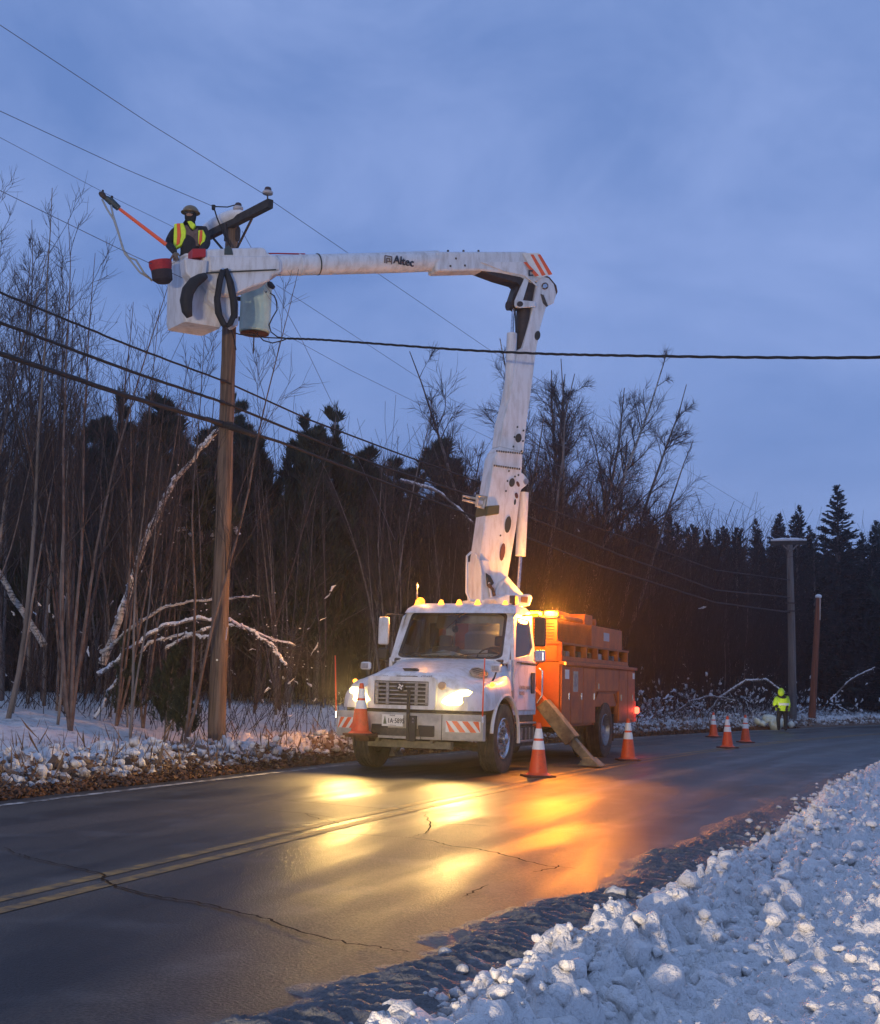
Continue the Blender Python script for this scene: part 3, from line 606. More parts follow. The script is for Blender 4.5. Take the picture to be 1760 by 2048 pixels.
# ---- saplings: seven kinds, copied through the thicket beside and behind the truck
SG = 'bare saplings of the roadside thicket'; SL = 'thin bare leafless sapling of the roadside thicket'
sap = []
for k, (h, r0, fk, n1, n2, n3) in enumerate([(8.5, .034, 1, 14, 5, 3), (7.2, .028, 2, 10, 5, 3), (9.6, .042, 1, 17, 5, 3), (6.0, .024, 2, 9, 5, 3), (8.0, .030, 3, 9, 4, 3), (5.0, .019, 3, 8, 4, 2), (10.4, .046, 1, 19, 5, 4)]):
    t, _ = make_bare('sapling', SL, SG, 100 + k, (M['bark'], M['bark_red'], M['bark_grey'])[k % 3], M['twig'], h=h, r0=r0, forks=fk, n1=n1, n2=n2, n3=n3, ang=(.22, .62), low=.3, up=.07, wander=.035, l1=.34); sap.append(t)
spots = []
for k in range(100):
    for _ in range(40):
        Yy = 20.5 + 22 * random.random() ** 1.4; u = random.uniform(-120, 900); Xx = (u - 880) / FPX * Yy
        if usable(Xx, Yy, 6.1 if u < 620 else 6.6) and all((Xx - a) ** 2 + (Yy - b) ** 2 > .16 for a, b in spots): break
    spots.append((Xx, Yy))
used = set()
for k, (Xx, Yy) in enumerate(spots):
    u = 880 + Xx / Yy * FPX
    i = random.choice([0, 1, 2, 4, 6] if u < 260 else [0, 1, 3, 4] if u < 520 else [1, 3, 4, 5, 3])
    o = sap[i] if i not in used else copy_tree(sap[i]); used.add(i)
    top = 10.2 if u < 200 else 7.6 if u < 420 else 6.6 if u < 720 else 7.4           # how tall the thicket stands there
    hh = (8.5, 7.2, 9.6, 6.0, 8.0, 5.0, 10.4)[i]; scl = min(1.15, top * random.uniform(.62, 1.05) / hh)
    if i == 6 and u > 260: scl *= .75
    place(o, Xx, Yy, scl, lean=(random.gauss(0, .05), random.gauss(.05, .08)))
for i in range(7):
    if i not in used: place(sap[i], -9 - i, 30 + i, .8)
# behind the truck and to its right
for k in range(62):
    for _ in range(30):
        Yy = random.uniform(34, 62); u = random.uniform(860, 1850); Xx = (u - 880) / FPX * Yy
        if usable(Xx, Yy, 7.5): break
    o = copy_tree(sap[random.choice([0, 1, 3, 4])]); place(o, Xx, Yy, random.uniform(.6, .95), lean=(random.gauss(0, .06), random.gauss(0, .06)))
    for ch in o.children: pass

# ---- tall bare trees
def tall(label, u, v_top, Y, seed, bark, twig, forks=1, lean=(0, 0), **kw):
    X0 = at(u, 1350, Y).x; z0 = land_z(X0, Y); h = at(u, v_top, Y).z - z0
    a = dict(h=h * 1.04, r0=h * (.010 if Y > 40 else .0048), forks=forks, n1=20, n2=8, n3=6, ang=(.35, .8), low=.28, up=.05, wander=.05, l1=.40, tmin=.006, lean=lean); a.update(kw)
    t, dta = make_bare('bare_tree', label, 'tall bare trees against the sky', seed, bark, twig, **a); t.location = (X0, Y, z0 - .05); return t
tall('tall bare birch with a fine twig crown just right of the boom', 1140, 655, 47, 21, M['birch_bark'], M['twig'], forks=2, fan=.06, n1=26, n2=9, n3=7, tmin=.006, l1=.24, low=.22, ang=(.4, .95), up=.025, wander=.06)
tall('second tall bare birch, right hand stem of the clump right of the boom', 1178, 690, 48, 121, M['bark_grey'], M['twig'], forks=3, fan=.10, n1=26, n2=9, n3=7, tmin=.006, l1=.24, low=.22, ang=(.4, .95), up=.025, wander=.06)
tall('bare tree filling the gap between boom and birch clump', 1100, 720, 46, 122, M['bark_grey'], M['twig'], forks=3, fan=.09, n1=26, n2=9, n3=7, tmin=.006, l1=.24, low=.22, ang=(.4, .95), up=.025, wander=.06)
tall('slender bare tree at the right of the birch clump, sloping crown', 1212, 770, 49, 131, M['bark_grey'], M['twig'], forks=2, fan=.05, n1=24, n2=9, n3=6, tmin=.006, l1=.24, low=.22, ang=(.4, .95), up=.025, wander=.06)
tall('wide bare tree with forked trunk directly behind the boom', 1048, 690, 44, 22, M['bark'], M['twig'], forks=3, fan=.17, n1=20, n2=9, n3=6, tmin=.0065, l1=.32, low=.35, ang=(.45, 1.05), up=.02, wander=.075)
tall('bare spreading tree left of the boom, above the dark pine', 965, 800, 46, 23, M['bark_grey'], M['twig'], forks=3, fan=.16, n1=18, n2=9, n3=6, tmin=.006, l1=.38, ang=(.45, 1.05), up=.02, wander=.075)
tall('bare bushy tree at the right flank of the birch clump', 1215, 850, 50, 24, M['bark'], M['twig'], forks=3, fan=.06, n1=14, n2=8, n3=5, tmin=.006, l1=.4, ang=(.45, 1.05), up=.02, wander=.07)
tall('low bare birch between the boom and the amber light bar', 1100, 800, 49, 25, M['birch_bark'], M['twig'], forks=2, n1=18, n2=9, n3=6, tmin=.006, l1=.38, ang=(.45, 1.0), up=.02, wander=.07)
tall('tallest bare tree at the far left rising above the cables', 60, 455, 27, 26, M['bark'], M['twig'], n1=28, n2=8, n3=5, tmin=.0045, l1=.26, ang=(.3, .6))
tall('bare whip with a three pronged top left of the bucket', 150, 520, 26, 27, M['bark_red'], M['twig'], n1=9, n2=3, n3=1, tmin=.0045, l1=.30, ang=(.15, .35), low=.55)
tall('bare tree with rising limbs at the left edge of the wood', 8, 610, 28, 28, M['bark_grey'], M['twig'], n1=24, n2=8, n3=5, tmin=.0045, l1=.32)
tall('slim bare tree between the far left tree and the pole', 215, 690, 27, 29, M['bark'], M['twig'], n1=18, n2=6, n3=4, tmin=.0045, l1=.3)
tall('slim bare tree standing left of the pole below the bucket', 280, 780, 26, 30, M['bark_red'], M['twig'], forks=2, n1=14, n2=5, n3=4, tmin=.0045, l1=.3, ang=(.2, .5))
tall('twiggy bare tree whose top shows right of the yellow wire crossing', 775, 810, 33, 31, M['bark'], M['twig'], forks=3, n1=14, n2=6, n3=4, tmin=.005, l1=.3, ang=(.2, .5))

# ---- pines
pp = [make_leafy('pine_tree', 'dark ragged pine behind the thicket', 'pines behind the thicket', *pine(40 + k, h, sp), M['bark'], M['needles']) for k, (h, sp) in enumerate([(9, .26), (8, .30), (10, .22)])]
pl = [(150, 830, 33, 0, 'ragged dark pine furthest left under the cables'), (215, 790, 36, 2, 'dark pine with a spiky top left of the pole'), (300, 815, 35, 1, 'broad dark pine left of the pole behind the snowy leaning trunk'), (380, 850, 38, 0, 'dark pine just left of the pole'), (425, 800, 40, 2, 'tall dark pine right behind the pole'),
      (520, 880, 37, 1, 'dark pine just right of the pole'), (575, 850, 35, 0, 'dark pine midway between the pole and the boom'), (632, 815, 37, 2, 'pointed dark pine reaching the lower cables'), (700, 905, 40, 1, 'low dark pine behind the twiggy saplings'), (905, 890, 52, 1, 'round dark pine left of the lower boom'), (860, 940, 50, 0, 'smaller dark pine beside the round one left of the boom'), (60, 900, 38, 1, 'dark pine low at the left edge')]
hs = (9, 8, 10)
for k, (u, v, Y, i, lab) in enumerate(pl):
    o = pp[i] if k in (0, 1, 2) else copy_tree(pp[i])
    X0 = at(u, 1350, Y).x; z0 = land_z(X0, Y); h = at(u, v, Y).z - z0; s_ = h / hs[i]; place(o, X0, Y, (s_, s_, s_)); o['label'] = lab
for k in range(26):       # more of them fill the wood behind
    Y = random.uniform(42, 58); u = random.uniform(-60, 800); X0 = at(u, 1350, Y).x; o = copy_tree(pp[k % 3]); place(o, X0, Y, random.uniform(.85, 1.1) * (8.6 / hs[k % 3])); o['label'] = 'dark pine deep in the wood behind the thicket'; o['group'] = 'pines deep in the wood'

# ---- spruces
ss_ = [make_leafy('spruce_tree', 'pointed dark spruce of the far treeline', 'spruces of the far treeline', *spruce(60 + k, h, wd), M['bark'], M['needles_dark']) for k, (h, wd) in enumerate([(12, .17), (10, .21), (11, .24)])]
big = [(1680, 965, 72, 0, 1.55, 'tallest pointed spruce above the right hand utility pole'), (1602, 1008, 76, 1, .95, 'narrow pointed spruce left of the tallest one')]
for u, v, Y, i, wf, lab in big:
    o = copy_tree(ss_[i]); X0 = at(u, 1350, Y).x; z0 = land_z(X0, Y); s_ = (at(u, v, Y).z - z0) / (12, 10, 11)[i]; place(o, X0, Y, (s_ * wf, s_ * wf, s_)); o['label'] = lab; o['group'] = 'two spruces standing above the treeline'
first = {0, 1, 2}
prof = [(-100, 960), (700, 960), (850, 1000), (1250, 1045), (1290, 1035), (1345, 1036), (1400, 1050), (1465, 1030), (1500, 1045), (1550, 1030), (1640, 1050), (1700, 1060), (1760, 1050), (1900, 1045)]
k = 0
for row in range(3):
    u = -60.0 + row * 13
    while u < 1860:
        Y = random.uniform(66, 74) + row * 9; v = np.interp(u, [p[0] for p in prof], [p[1] for p in prof]) + random.gauss(6, 13) + row * 5; i = random.randrange(3)
        X0 = at(u, 1350, Y).x
        if usable(X0, Y, 6.5):
            if i in first: o = ss_[i]; first.discard(i)
            else: o = copy_tree(ss_[i])
            z0 = land_z(X0, Y); s_ = (at(u, v, Y).z - z0) / (12, 10, 11)[i]; wf = random.uniform(.9, 1.35); place(o, X0, Y, (s_ * wf, s_ * wf, s_)); k += 1
        u += random.uniform(26, 46)
# ---- pine bough that reaches into the picture at the right edge
X0, Y0 = at(1800, 1350, 40).x, 40.0
o = copy_tree(pp[1]); o['label'] = 'pine whose bough reaches in at the right edge of the view'; o['group'] = 'pine at the right edge'; 
o.location = (at(1835, 1350, 70).x, 70, land_z(at(1835, 1350, 70).x, 70)); s_ = (at(1835, 960, 70).z - o.location.z) / 8; o.scale = (s_, s_, s_)

# ---- undergrowth: stems nobody could count
SKY_U = [-200, 0, 120, 430, 600, 760, 860, 950, 1050, 1250, 1950]; SKY_V = [860, 870, 890, 880, 900, 920, 960, 1000, 1030, 1065, 1075]; SKY_S = [70, 60, 45, 40, 40, 50, 40, 25, 15, 9, 9]
def thicket(name, label, n, region, hmin, hmax, tw, seed, arch=.0, r=.006, k2=4, top=None):
    g = np.random.default_rng(seed); xs = []; ys = []
    while len(xs) < n:
        m = n * 3; Y = region[0] + (region[1] - region[0]) * g.random(m) ** 1.2; u = g.uniform(region[2], region[3], m); x = (u - 880) / FPX * Y; dd = offs(x, Y); ok = (dd < -region[4]); x, Y = x[ok], Y[ok]
        cl_ = vn(x * .9, Y * .9, seed) > g.random(len(x)) * .75; xs += list(x[cl_]); ys += list(Y[cl_])
    x = np.array(xs[:n]); y = np.array(ys[:n]); z = base_h(y, offs(x, y)) - .05; P = np.stack([x, y, z], 1)
    D = np.stack([g.normal(arch * .3, .22 + arch, n), g.normal(0, .22 + arch, n), np.ones(n)], 1); L = g.uniform(hmin, hmax, n)
    vs = np.interp(880 + x / y * FPX, SKY_U, SKY_V) + g.normal(0, 1, n) * np.interp(880 + x / y * FPX, SKY_U, SKY_S); L = np.minimum(L, np.maximum(.4, (1362 + .026 * (x / y * FPX) - vs) / FPX * y + CAM_H - z))
    T = grow(P, D, L, 7, .06 + arch * .2, -.05 * arch * 3, g); Rr = np.maximum(taper(g.uniform(.6, 1.6, n) * r, 7, .3), .0025)
    p, d, rr, f = kids(T, Rr, k2, .25, 1, (.25, .7), g); T2 = grow(p, d, np.repeat(L, k2) * .28 * g.uniform(.4, 1.2, len(f)), 4, .08, .03, g)
    V, F = merge([tubes(T, Rr, 3), tubes(T2, np.full(T2.shape[:2], r * .5), 3)])
    o = link(name, np_mesh(name, V, F, tw, True)); tag(o, label, kind='stuff'); return T, T2
M['brush_red'] = mat('brush_red', (.060, .038, .032), .9, color2=(.028, .019, .018), scale=1.5)
T_a, T_a2 = thicket('roadside_brush', 'dense reddish brown leafless brush under the saplings on the left', 480, (23, 31, -150, 860, 5.9), .8, 3.4, M['brush_red'], 201, r=.006, k2=5, arch=.16)
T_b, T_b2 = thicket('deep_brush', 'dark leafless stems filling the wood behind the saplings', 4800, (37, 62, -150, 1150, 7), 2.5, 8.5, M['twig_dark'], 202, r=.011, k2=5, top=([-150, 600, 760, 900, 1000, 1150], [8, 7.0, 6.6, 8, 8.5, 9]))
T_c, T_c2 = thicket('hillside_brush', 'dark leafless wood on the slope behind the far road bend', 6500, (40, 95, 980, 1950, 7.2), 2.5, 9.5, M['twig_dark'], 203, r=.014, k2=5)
T_d, T_d2 = thicket('verge_brush', 'low tangled brush along the far verge near the road bend', 1500, (37, 66, 1180, 1950, 5.3), .5, 1.9, M['twig'], 204, arch=.5, r=.008, k2=4)
# snow caught on flat lying twigs
def snow_on(T, frac, seed, w0=.02, w1=.06, slope=.75, zmax=99):
    g = np.random.default_rng(seed); a = T[:, :-1].reshape(-1, 3); b = T[:, 1:].reshape(-1, 3); t = unit(b - a); ok = (np.abs(t[:, 2]) < slope) & (g.random(len(a)) < frac) & (a[:, 2] < zmax); a, b = a[ok], b[ok]; n = len(a); ln = np.linalg.norm(b - a, axis=1, keepdims=True); b = a + (b - a) * np.minimum(1, g.uniform(.12, .4, (n, 1)) / (ln + 1e-6))
    if n == 0: return np.zeros((0, 3)), np.zeros((0, 4), int)
    rr = g.uniform(w0, w1, n); c = np.stack([a, a * .7 + b * .3, a * .35 + b * .65, b], 1) + g.normal(0, .015, (n, 4, 3)); c[:, :, 2] += rr[:, None] * .6; Rr = rr[:, None] * g.uniform(.35, 1.15, (n, 4)); Rr[:, 0] *= .3; Rr[:, -1] *= .3
    return tubes(c, Rr, 5)
sn = [snow_on(T_a, .006, 1, .01, .03), snow_on(T_a2, .014, 2, .008, .028), snow_on(T_c2, .012, 4, .025, .06, .6, 7), snow_on(T_d, .10, 5, .025, .075, .9), snow_on(T_d2, .05, 6, .02, .06, .9)]
V, F = merge([q for q in sn if len(q[0])]); tag(link('snow_on_twigs', np_mesh('snow_on_twigs', V, F, M['snow'], True)), 'clots of snow caught on the twigs of the brush and woods', kind='stuff')

# ---- snowy bent and leaning trunks
def bent(name, label, pts, Y, r0, r1, bark, snow_r, cover=1.0, twn=10, seed=1, dy=0.0, group=None, cap=.95):
    g = np.random.default_rng(seed); P = [at(u, v, Y + dy * i) for i, (u, v) in enumerate(pts)]
    fine = []
    for i in range(len(P) - 1):
        for j in range(4): fine.append(np.array(P[i].lerp(P[i + 1], j / 4)) + g.normal(0, .015, 3))
    fine.append(np.array(P[-1])); A = np.array(fine)[None]; K = A.shape[1]
    base = Vector(A[0, 0]); root = empty(name, base); tag(root, label, 'tree', group); A = A - np.array(base)
    Rr = np.linspace(r0, r1, K)[None]; link('trunk', np_mesh('trunk', *tubes(A, Rr, 7), bark, True), parent=root)
    p, d, rr, f = kids(A, Rr, twn, .25, 1, (.3, .9), g); L = g.uniform(.3, 1.1, len(f)); T1 = grow(p, d, L, 5, .1, .02, g); R1 = np.maximum(taper(rr * .4, 5, .3), .004); p, d, rr, f = kids(T1, R1, 3, .2, 1, (.3, .8), g); T2 = grow(p, d, g.uniform(.1, .45, len(f)), 3, .1, 0, g)
    link('twigs', np_mesh('twigs', *merge([tubes(T1, R1, 3), tubes(T2, np.full(T2.shape[:2], .0035), 3)]), M['twig'], True), parent=root)
    pts_ = A[0]; n = int(cover * 26 * len(P)); q = g.random(n) * (K - 1); i = np.minimum(q.astype(int), K - 2); w_ = (q - i)[:, None]; C = pts_[i] * (1 - w_) + pts_[i + 1] * w_; rad = np.interp(q, [0, K - 1], [snow_r, snow_r * .7]) * g.uniform(.35, 1.0, n)
    C[:, 2] += np.interp(q, range(K), Rr[0]) * .8; C += g.normal(0, .012, C.shape); keep = vn(q * .55, q * 0, seed + 3) < cap; C, rad = C[keep], rad[keep]
    ks = 3 * K; qq = np.linspace(0, K - 1.001, ks); ii = qq.astype(int); ww = (qq - ii)[:, None]; Cc = pts_[ii] * (1 - ww) + pts_[ii + 1] * ww; Cc[:, 2] += np.interp(qq, range(K), Rr[0]) * .9 + snow_r * .15; Cc += g.normal(0, .008, Cc.shape); rt_ = snow_r * np.interp(qq, [0, K - 1], [.75, .55]) * g.uniform(.6, 1.1, ks) * (vn(qq * .55, qq * 0, seed + 3) < cap) * (cover > .5) + .002
    q2 = T1.reshape(-1, 3)[g.random(T1.shape[0] * 5) < .28]; C2 = q2 + [0, 0, .015]; r2 = g.uniform(.2, .45, len(q2)) * snow_r
    V, F = lumps(np.concatenate([C, C2]), np.concatenate([rad, r2]), .75, fine=False, rough=.2); tag(link('snow_ridge_line', np_mesh('snow_ridge_line', *tubes(Cc[None], rt_[None], 6), M['snow'], True), parent=root), kind='stuff'); tag(link('snow', np_mesh('snow', V, F, M['snow'], True), parent=root), kind='stuff')
    return root
bent('leaning_birch', 'snow plastered birch leaning from the brush up to the utility pole', [(205, 1330), (240, 1240), (262, 1170), (285, 1100), (310, 1040), (350, 960), (400, 900), (438, 862)], 24, .075, .035, M['birch_bark'], .07, 1.3, 16, 31, cap=.8)
bent('arching_branch', 'snow laden sapling bowed over in an arch behind the utility pole', [(195, 1350), (270, 1290), (330, 1252), (400, 1238), (460, 1243), (510, 1266), (550, 1298), (574, 1332)], 23, .03, .012, M['bark'], .045, 1.5, 24, 32)
bent('arching_branch', 'snow laden bowed branch reaching right of the pole above the brush', [(330, 1300), (400, 1262), (470, 1248), (520, 1272), (590, 1292)], 23.6, .022, .009, M['bark'], .038, 1.2, 20, 33, cap=.8)
bent('arching_branch', 'upper bare bowed stem catching amber light left of the pole', [(200, 1310), (270, 1250), (330, 1215), (380, 1203), (440, 1198), (520, 1192)], 23.2, .035, .012, M['birch_bark'], .03, .35, 10, 34)
bent('arching_branch', 'low snow dusted bowed stem at the foot of the brush left of the pole', [(190, 1440), (250, 1330), (300, 1290), (370, 1270), (430, 1276)], 23.4, .025, .01, M['bark'], .045, 1.0, 14, 35)
bent('leaning_birch', 'pair of pale slanting trunks at the left edge of the wood', [(90, 1290), (40, 1215), (-10, 1130)], 25, .07, .05, M['birch_bark'], .03, .3, 6, 36)
bent('leaning_birch', 'snowy leaning trunk between the pine and the lower boom', [(800, 960), (880, 985), (940, 1040), (985, 1085), (1000, 1100)], 38, .04, .02, M['bark'], .05, .9, 18, 37, cap=.7)
bent('arching_branch', 'snow topped brush arch beside the worker at the far pole', [(1405, 1445), (1440, 1395), (1490, 1362), (1530, 1360), (1570, 1385)], 50, .05, .02, M['bark'], .05, 1.4, 26, 38)
bent('arching_branch', 'snow covered fallen bough left of the far worker', [(1330, 1440), (1380, 1405), (1420, 1392), (1470, 1402)], 47, .04, .02, M['bark'], .045, 1.4, 22, 39)
bent('arching_branch', 'snow streaked bough right of the reddish pole', [(1660, 1400), (1700, 1360), (1750, 1335)], 52, .03, .015, M['bark'], .04, .9, 18, 40, cap=.6)
# snow pads on an evergreen bough left of the pole
g = np.random.default_rng(5); C = []; rr = []
for k in range(42):
    u, v = g.normal(395, 32), g.normal(1035, 42); p = at(u, v, 27.5 + g.uniform(-.5, .5)); m = g.integers(2, 6)
    for j in range(m): C.append(np.array(p) + g.normal(0, .05, 3)); rr.append(g.uniform(.03, .075))
C = np.array(C); base = C.mean(0); base[2] = land_z(base[0], base[1])
root = empty('snowy_pine', base); tag(root, 'small dark pine carrying pads of snow just left of the pole', 'tree')
wood, leaf = pine(77, 5.2, .30, nb=40, tuft=9)
link('trunk', np_mesh('trunk', *wood, M['bark'], True), parent=root); link('crown', np_mesh('crown', *leaf, M['needles']), parent=root)
V, F = lumps(C - base, np.array(rr), .6, fine=False); tag(link('snow', np_mesh('snow', V, F, M['snow'], True), parent=root), kind='stuff')
# small evergreen shrubs at the foot of the brush
for u, Y, s_, lab in ((330, 22.0, .20, 'small dark evergreen shrub in the snow left of the pole foot'), (365, 21.6, .16, 'smallest evergreen shrub beside the pole foot'), (255, 23.0, .2, 'evergreen shrub under the bowed branches')):
    o = copy_tree(pp[1]); X0 = at(u, 1450, Y).x; place(o, X0, Y, s_); o['label'] = lab; o['category'] = 'shrub'; o['group'] = 'evergreen shrubs under the brush'; o.name = 'evergreen_shrub'
# ------------------------------------------------------------------ the bucket truck
TH = .389; TP = Vector((-.01, 20.23, 0))
_ex = Vector((math.cos(TH), -math.sin(TH), 0)); _ey = Vector((math.sin(TH), math.cos(TH), 0)); _ez = Vector((0, 0, 1))
def L(p): q = Vector(p) - TP; return Vector((q.dot(_ex), q.dot(_ey), q.dot(_ez)))
def Wd(p): return TP + _ex * p[0] + _ey * p[1] + _ez * p[2]
truck = empty('bucket_truck', TP, -TH)
tag(truck, 'white cab bucket truck with orange utility body, raised boom and lit headlights', 'truck')
def rrect(hw, hh, r, n=5):
    out = []
    for cx, cy_, a0 in ((hw - r, hh - r, 0), (-hw + r, hh - r, 90), (-hw + r, -hh + r, 180), (hw - r, -hh + r, 270)):
        for k in range(n + 1): a = R(a0 + 90 * k / n); out.append((cx + r * math.cos(a), cy_ + r * math.sin(a)))
    return out
def glass_mat():
    m = bpy.data.materials.new('window_glass'); m.use_nodes = True; t = m.node_tree; t.nodes.clear(); n_ = t.nodes.new
    o = n_('ShaderNodeOutputMaterial'); mx = n_('ShaderNodeMixShader'); tr = n_('ShaderNodeBsdfTransparent'); tr.inputs[0].default_value = (.62, .66, .68, 1); gl = n_('ShaderNodeBsdfGlossy'); gl.inputs['Roughness'].default_value = .03
    fr = n_('ShaderNodeFresnel'); fr.inputs['IOR'].default_value = 1.6; t.links.new(fr.outputs[0], mx.inputs[0]); t.links.new(tr.outputs[0], mx.inputs[1]); t.links.new(gl.outputs[0], mx.inputs[2]); t.links.new(mx.outputs[0], o.inputs[0]); return m
M['glass'] = glass_mat()
M['dash'] = mat('dash', (.045, .045, .05), .8)
M['paper'] = mat('paper', (.55, .60, .58), .8, var=.15, scale=12)
M['seat'] = mat('seat', (.07, .07, .08), .85)

# hood: smooth skin over engine bay and both front wings
def arch_z(y, zc=.51, r=.63): return zc + math.sqrt(max(0, r * r - y * y)) if abs(y) < r else 0
ST = [(-1.06, [(0, 1.34), (.3, 1.335), (.50, 1.32), (.62, 1.26), (.76, 1.20), (.88, 1.12), (.95, 1.04), (.96, .92)]),
      (-1.00, [(0, 1.42), (.3, 1.415), (.52, 1.39), (.66, 1.32), (.80, 1.27), (.93, 1.19), (1.02, 1.08), (1.04, .92)]),
      (-.82, [(0, 1.49), (.3, 1.485), (.54, 1.46), (.69, 1.39), (.85, 1.33), (1.0, 1.27), (1.10, 1.12), (1.12, .92)]),
      (-.5, [(0, 1.56), (.32, 1.55), (.57, 1.53), (.74, 1.45), (.91, 1.38), (1.06, 1.31), (1.15, 1.18), (1.165, .95)]),
      (0, [(0, 1.63), (.33, 1.625), (.62, 1.60), (.80, 1.52), (.94, 1.42), (1.08, 1.35), (1.16, 1.25), (1.175, 1.14)]),
      (.35, [(0, 1.68), (.35, 1.675), (.68, 1.65), (.86, 1.58), (.96, 1.48), (1.06, 1.38), (1.12, 1.25), (1.135, 1.03)]),
      (.58, [(0, 1.72), (.35, 1.715), (.72, 1.70), (.92, 1.64), (.99, 1.53), (1.03, 1.40), (1.045, 1.25), (1.045, .93)])]
ys = np.array([s_[0] for s_ in ST]); A = np.array([s_[1] for s_ in ST])
yy = np.concatenate([np.linspace(-1.06, -.82, 6), np.linspace(-.7, .58, 15)]); rings = []
def smooth_interp(x, xp, fp):
    m = np.gradient(fp, xp); i = np.clip(np.searchsorted(xp, x) - 1, 0, len(xp) - 2); h = xp[i + 1] - xp[i]; t = (x - xp[i]) / h
    return (2 * t ** 3 - 3 * t ** 2 + 1) * fp[i] + (t ** 3 - 2 * t ** 2 + t) * h * m[i] + (-2 * t ** 3 + 3 * t ** 2) * fp[i + 1] + (t ** 3 - t ** 2) * h * m[i + 1]
kk = np.linspace(0, 7, 22)
for y in yy:
    px = np.array([smooth_interp(y, ys, A[:, j, 0]) for j in range(8)]); pz = np.array([smooth_interp(y, ys, A[:, j, 1]) for j in range(8)])
    if abs(y) < .63: pz[7] = max(pz[7], arch_z(y)); pz[6] = max(pz[6], pz[7] + .04)
    X_ = smooth_interp(kk, np.arange(8.), px); Z_ = smooth_interp(kk, np.arange(8.), pz)
    half = [(a, y, b) for a, b in zip(X_, Z_)]; rings.append([(-a, y, b) for a, _, b in half[::-1]] + half[1:])
hood = MB().loft(rings).build('hood', M['white_paint'], truck, smooth='auto')
for sgn in (-1, 1):
    P = [(sgn * 1.165, .62 * math.cos(a), .51 + .64 * math.sin(a)) for a in np.linspace(R(-8), R(172), 22)]
    MB().tube(P, [.028] * len(P), 6).build('fender_lip', M['white_paint'], truck, smooth='auto')
# hood ridges, intake scoop, badge, hood latch, side vent
MB().prism([(-.16, 1.515), (.04, 1.52), (.10, 1.475), (-.12, 1.47)], 'y', -.90, -.80).build('hood_decal', M['black_plastic'], truck)
MB().box((-.02, -1.035, 1.375), (.34, .03, .055)).build('hood_badge', M['black_plastic'], truck, bevel=.01)
MB().box((-.02, -1.052, 1.375), (.26, .006, .022)).build('badge_letters', M['dull_metal'], truck)
def lens(name, poly, yf, m, parent, th=.05, yb=.06):
    c = np.mean(poly, 0); r0 = [(x, yf(x) + yb, z) for x, z in poly]; r1 = [(c[0] + (x - c[0]) * .97, yf(c[0] + (x - c[0]) * .97) - th * .4, c[1] + (z - c[1]) * .97) for x, z in poly]; r2 = [(c[0] + (x - c[0]) * .6, yf(c[0] + (x - c[0]) * .6) - th, c[1] + (z - c[1]) * .6) for x, z in poly]
    return MB().loft([r0, r1, r2]).build(name, m, parent, smooth='auto')
yh = lambda x: -1.105 + .23 * (max(0, abs(x) - .56) / .5) ** 2
HP = [(.56, 1.03), (.60, 1.09), (.70, 1.155), (.82, 1.215), (.92, 1.225), (1.00, 1.19), (1.06, 1.14), (1.055, 1.075), (1.02, 1.02), (.85, .995), (.66, .99)]
for sgn in (-1, 1):
    P = HP if sgn > 0 else [(-x, z) for x, z in HP[::-1]]
    P2 = [(x + (x - sgn * .82) * .08, z + (z - 1.1) * .10) for x, z in P]
    lens('headlight_bezel', P2, lambda x: yh(x) + .05, M['white_paint'], truck, .01, .15)
    h_ = lens('headlight', P, yh, M['headlight_lit'], truck, .055)
    MB().tube([(sgn * 1.10, -.52, 1.315), (sgn * 1.13, -.50, 1.305), (sgn * 1.15, -.48, 1.30)], [.03, .035, .015], 8).build('side_marker', M['lamp_amber'], truck, smooth=True)
    MB().lathe([(.001, -.02), (.055, -.015), (.06, .02), (.06, .05)], (sgn * .55, -1.075, 1.27), 'Y', 16).build('fender_lamp', M['lens_clear'], truck, smooth='auto')
hv = MB(); hc_, ha, hb = Vector((.845, -.32, 1.478)), Vector((.02, .21, .03)), Vector((.105, 0, -.062)); hn = ha.cross(hb).normalized(); hn = hn if hn.z > 0 else -hn
hv.loft([[hc_ + (ha * math.cos(a) + hb * math.sin(a)) * k_ + hn * o_ for a in np.linspace(0, 2 * math.pi, 19)[:-1]] for k_, o_ in ((1.06, -.02), (1.0, .012), (.9, .014), (.86, .004))]); hv = hv.build('hood_vent', mat('vent', (.30, .25, .20), .6, var=.3, scale=30), truck, smooth='auto')
for k in range(5): MB().tube([hc_ + hb * (k - 2) * .34 - ha * .62 + hn * .014, hc_ + hb * (k - 2) * .34 + ha * .62 + hn * .014], .006, 4).build('vent_slat', M['black_plastic'], hv)
# grille
gz0, gz1, gx0, gx1, gy = .975, 1.325, -.50, .36, -1.10
MB().span((gx0, gy + .03, gz0), (gx1, gy + .06, gz1)).build('grille', M['black_plastic'], truck)
grille = truck.children[-1]
fr_o = [(p[0] - .07, p[1] + 1.155) for p in rrect(.545, .235, .06)]; fr_i = [(p[0] - .07, p[1] + 1.15) for p in rrect(.435, .178, .02)]
MB().loft([[(x, gy + .07, z) for x, z in fr_o], [(x, gy - .015, z) for x, z in fr_o], [(x, gy - .02, z) for x, z in fr_i], [(x, gy + .05, z) for x, z in fr_i]], caps=False).build('grille_surround', M['white_paint'], truck, smooth='auto')
for k in range(6):
    z = gz0 + .035 + k * .0585
    MB().box(((gx0 + gx1) / 2, gy - .002, z), (gx1 - gx0 - .01, .035, .020)).build('slat', M['dull_metal'], grille, bevel=.004)
for xx in (gx0 + .20, gx1 - .20, gx0 + .03, gx1 - .03):
    MB().box((xx, gy + .008, 1.15), (.045, .02, .33)).build('grille_post', M['dull_metal'], grille)
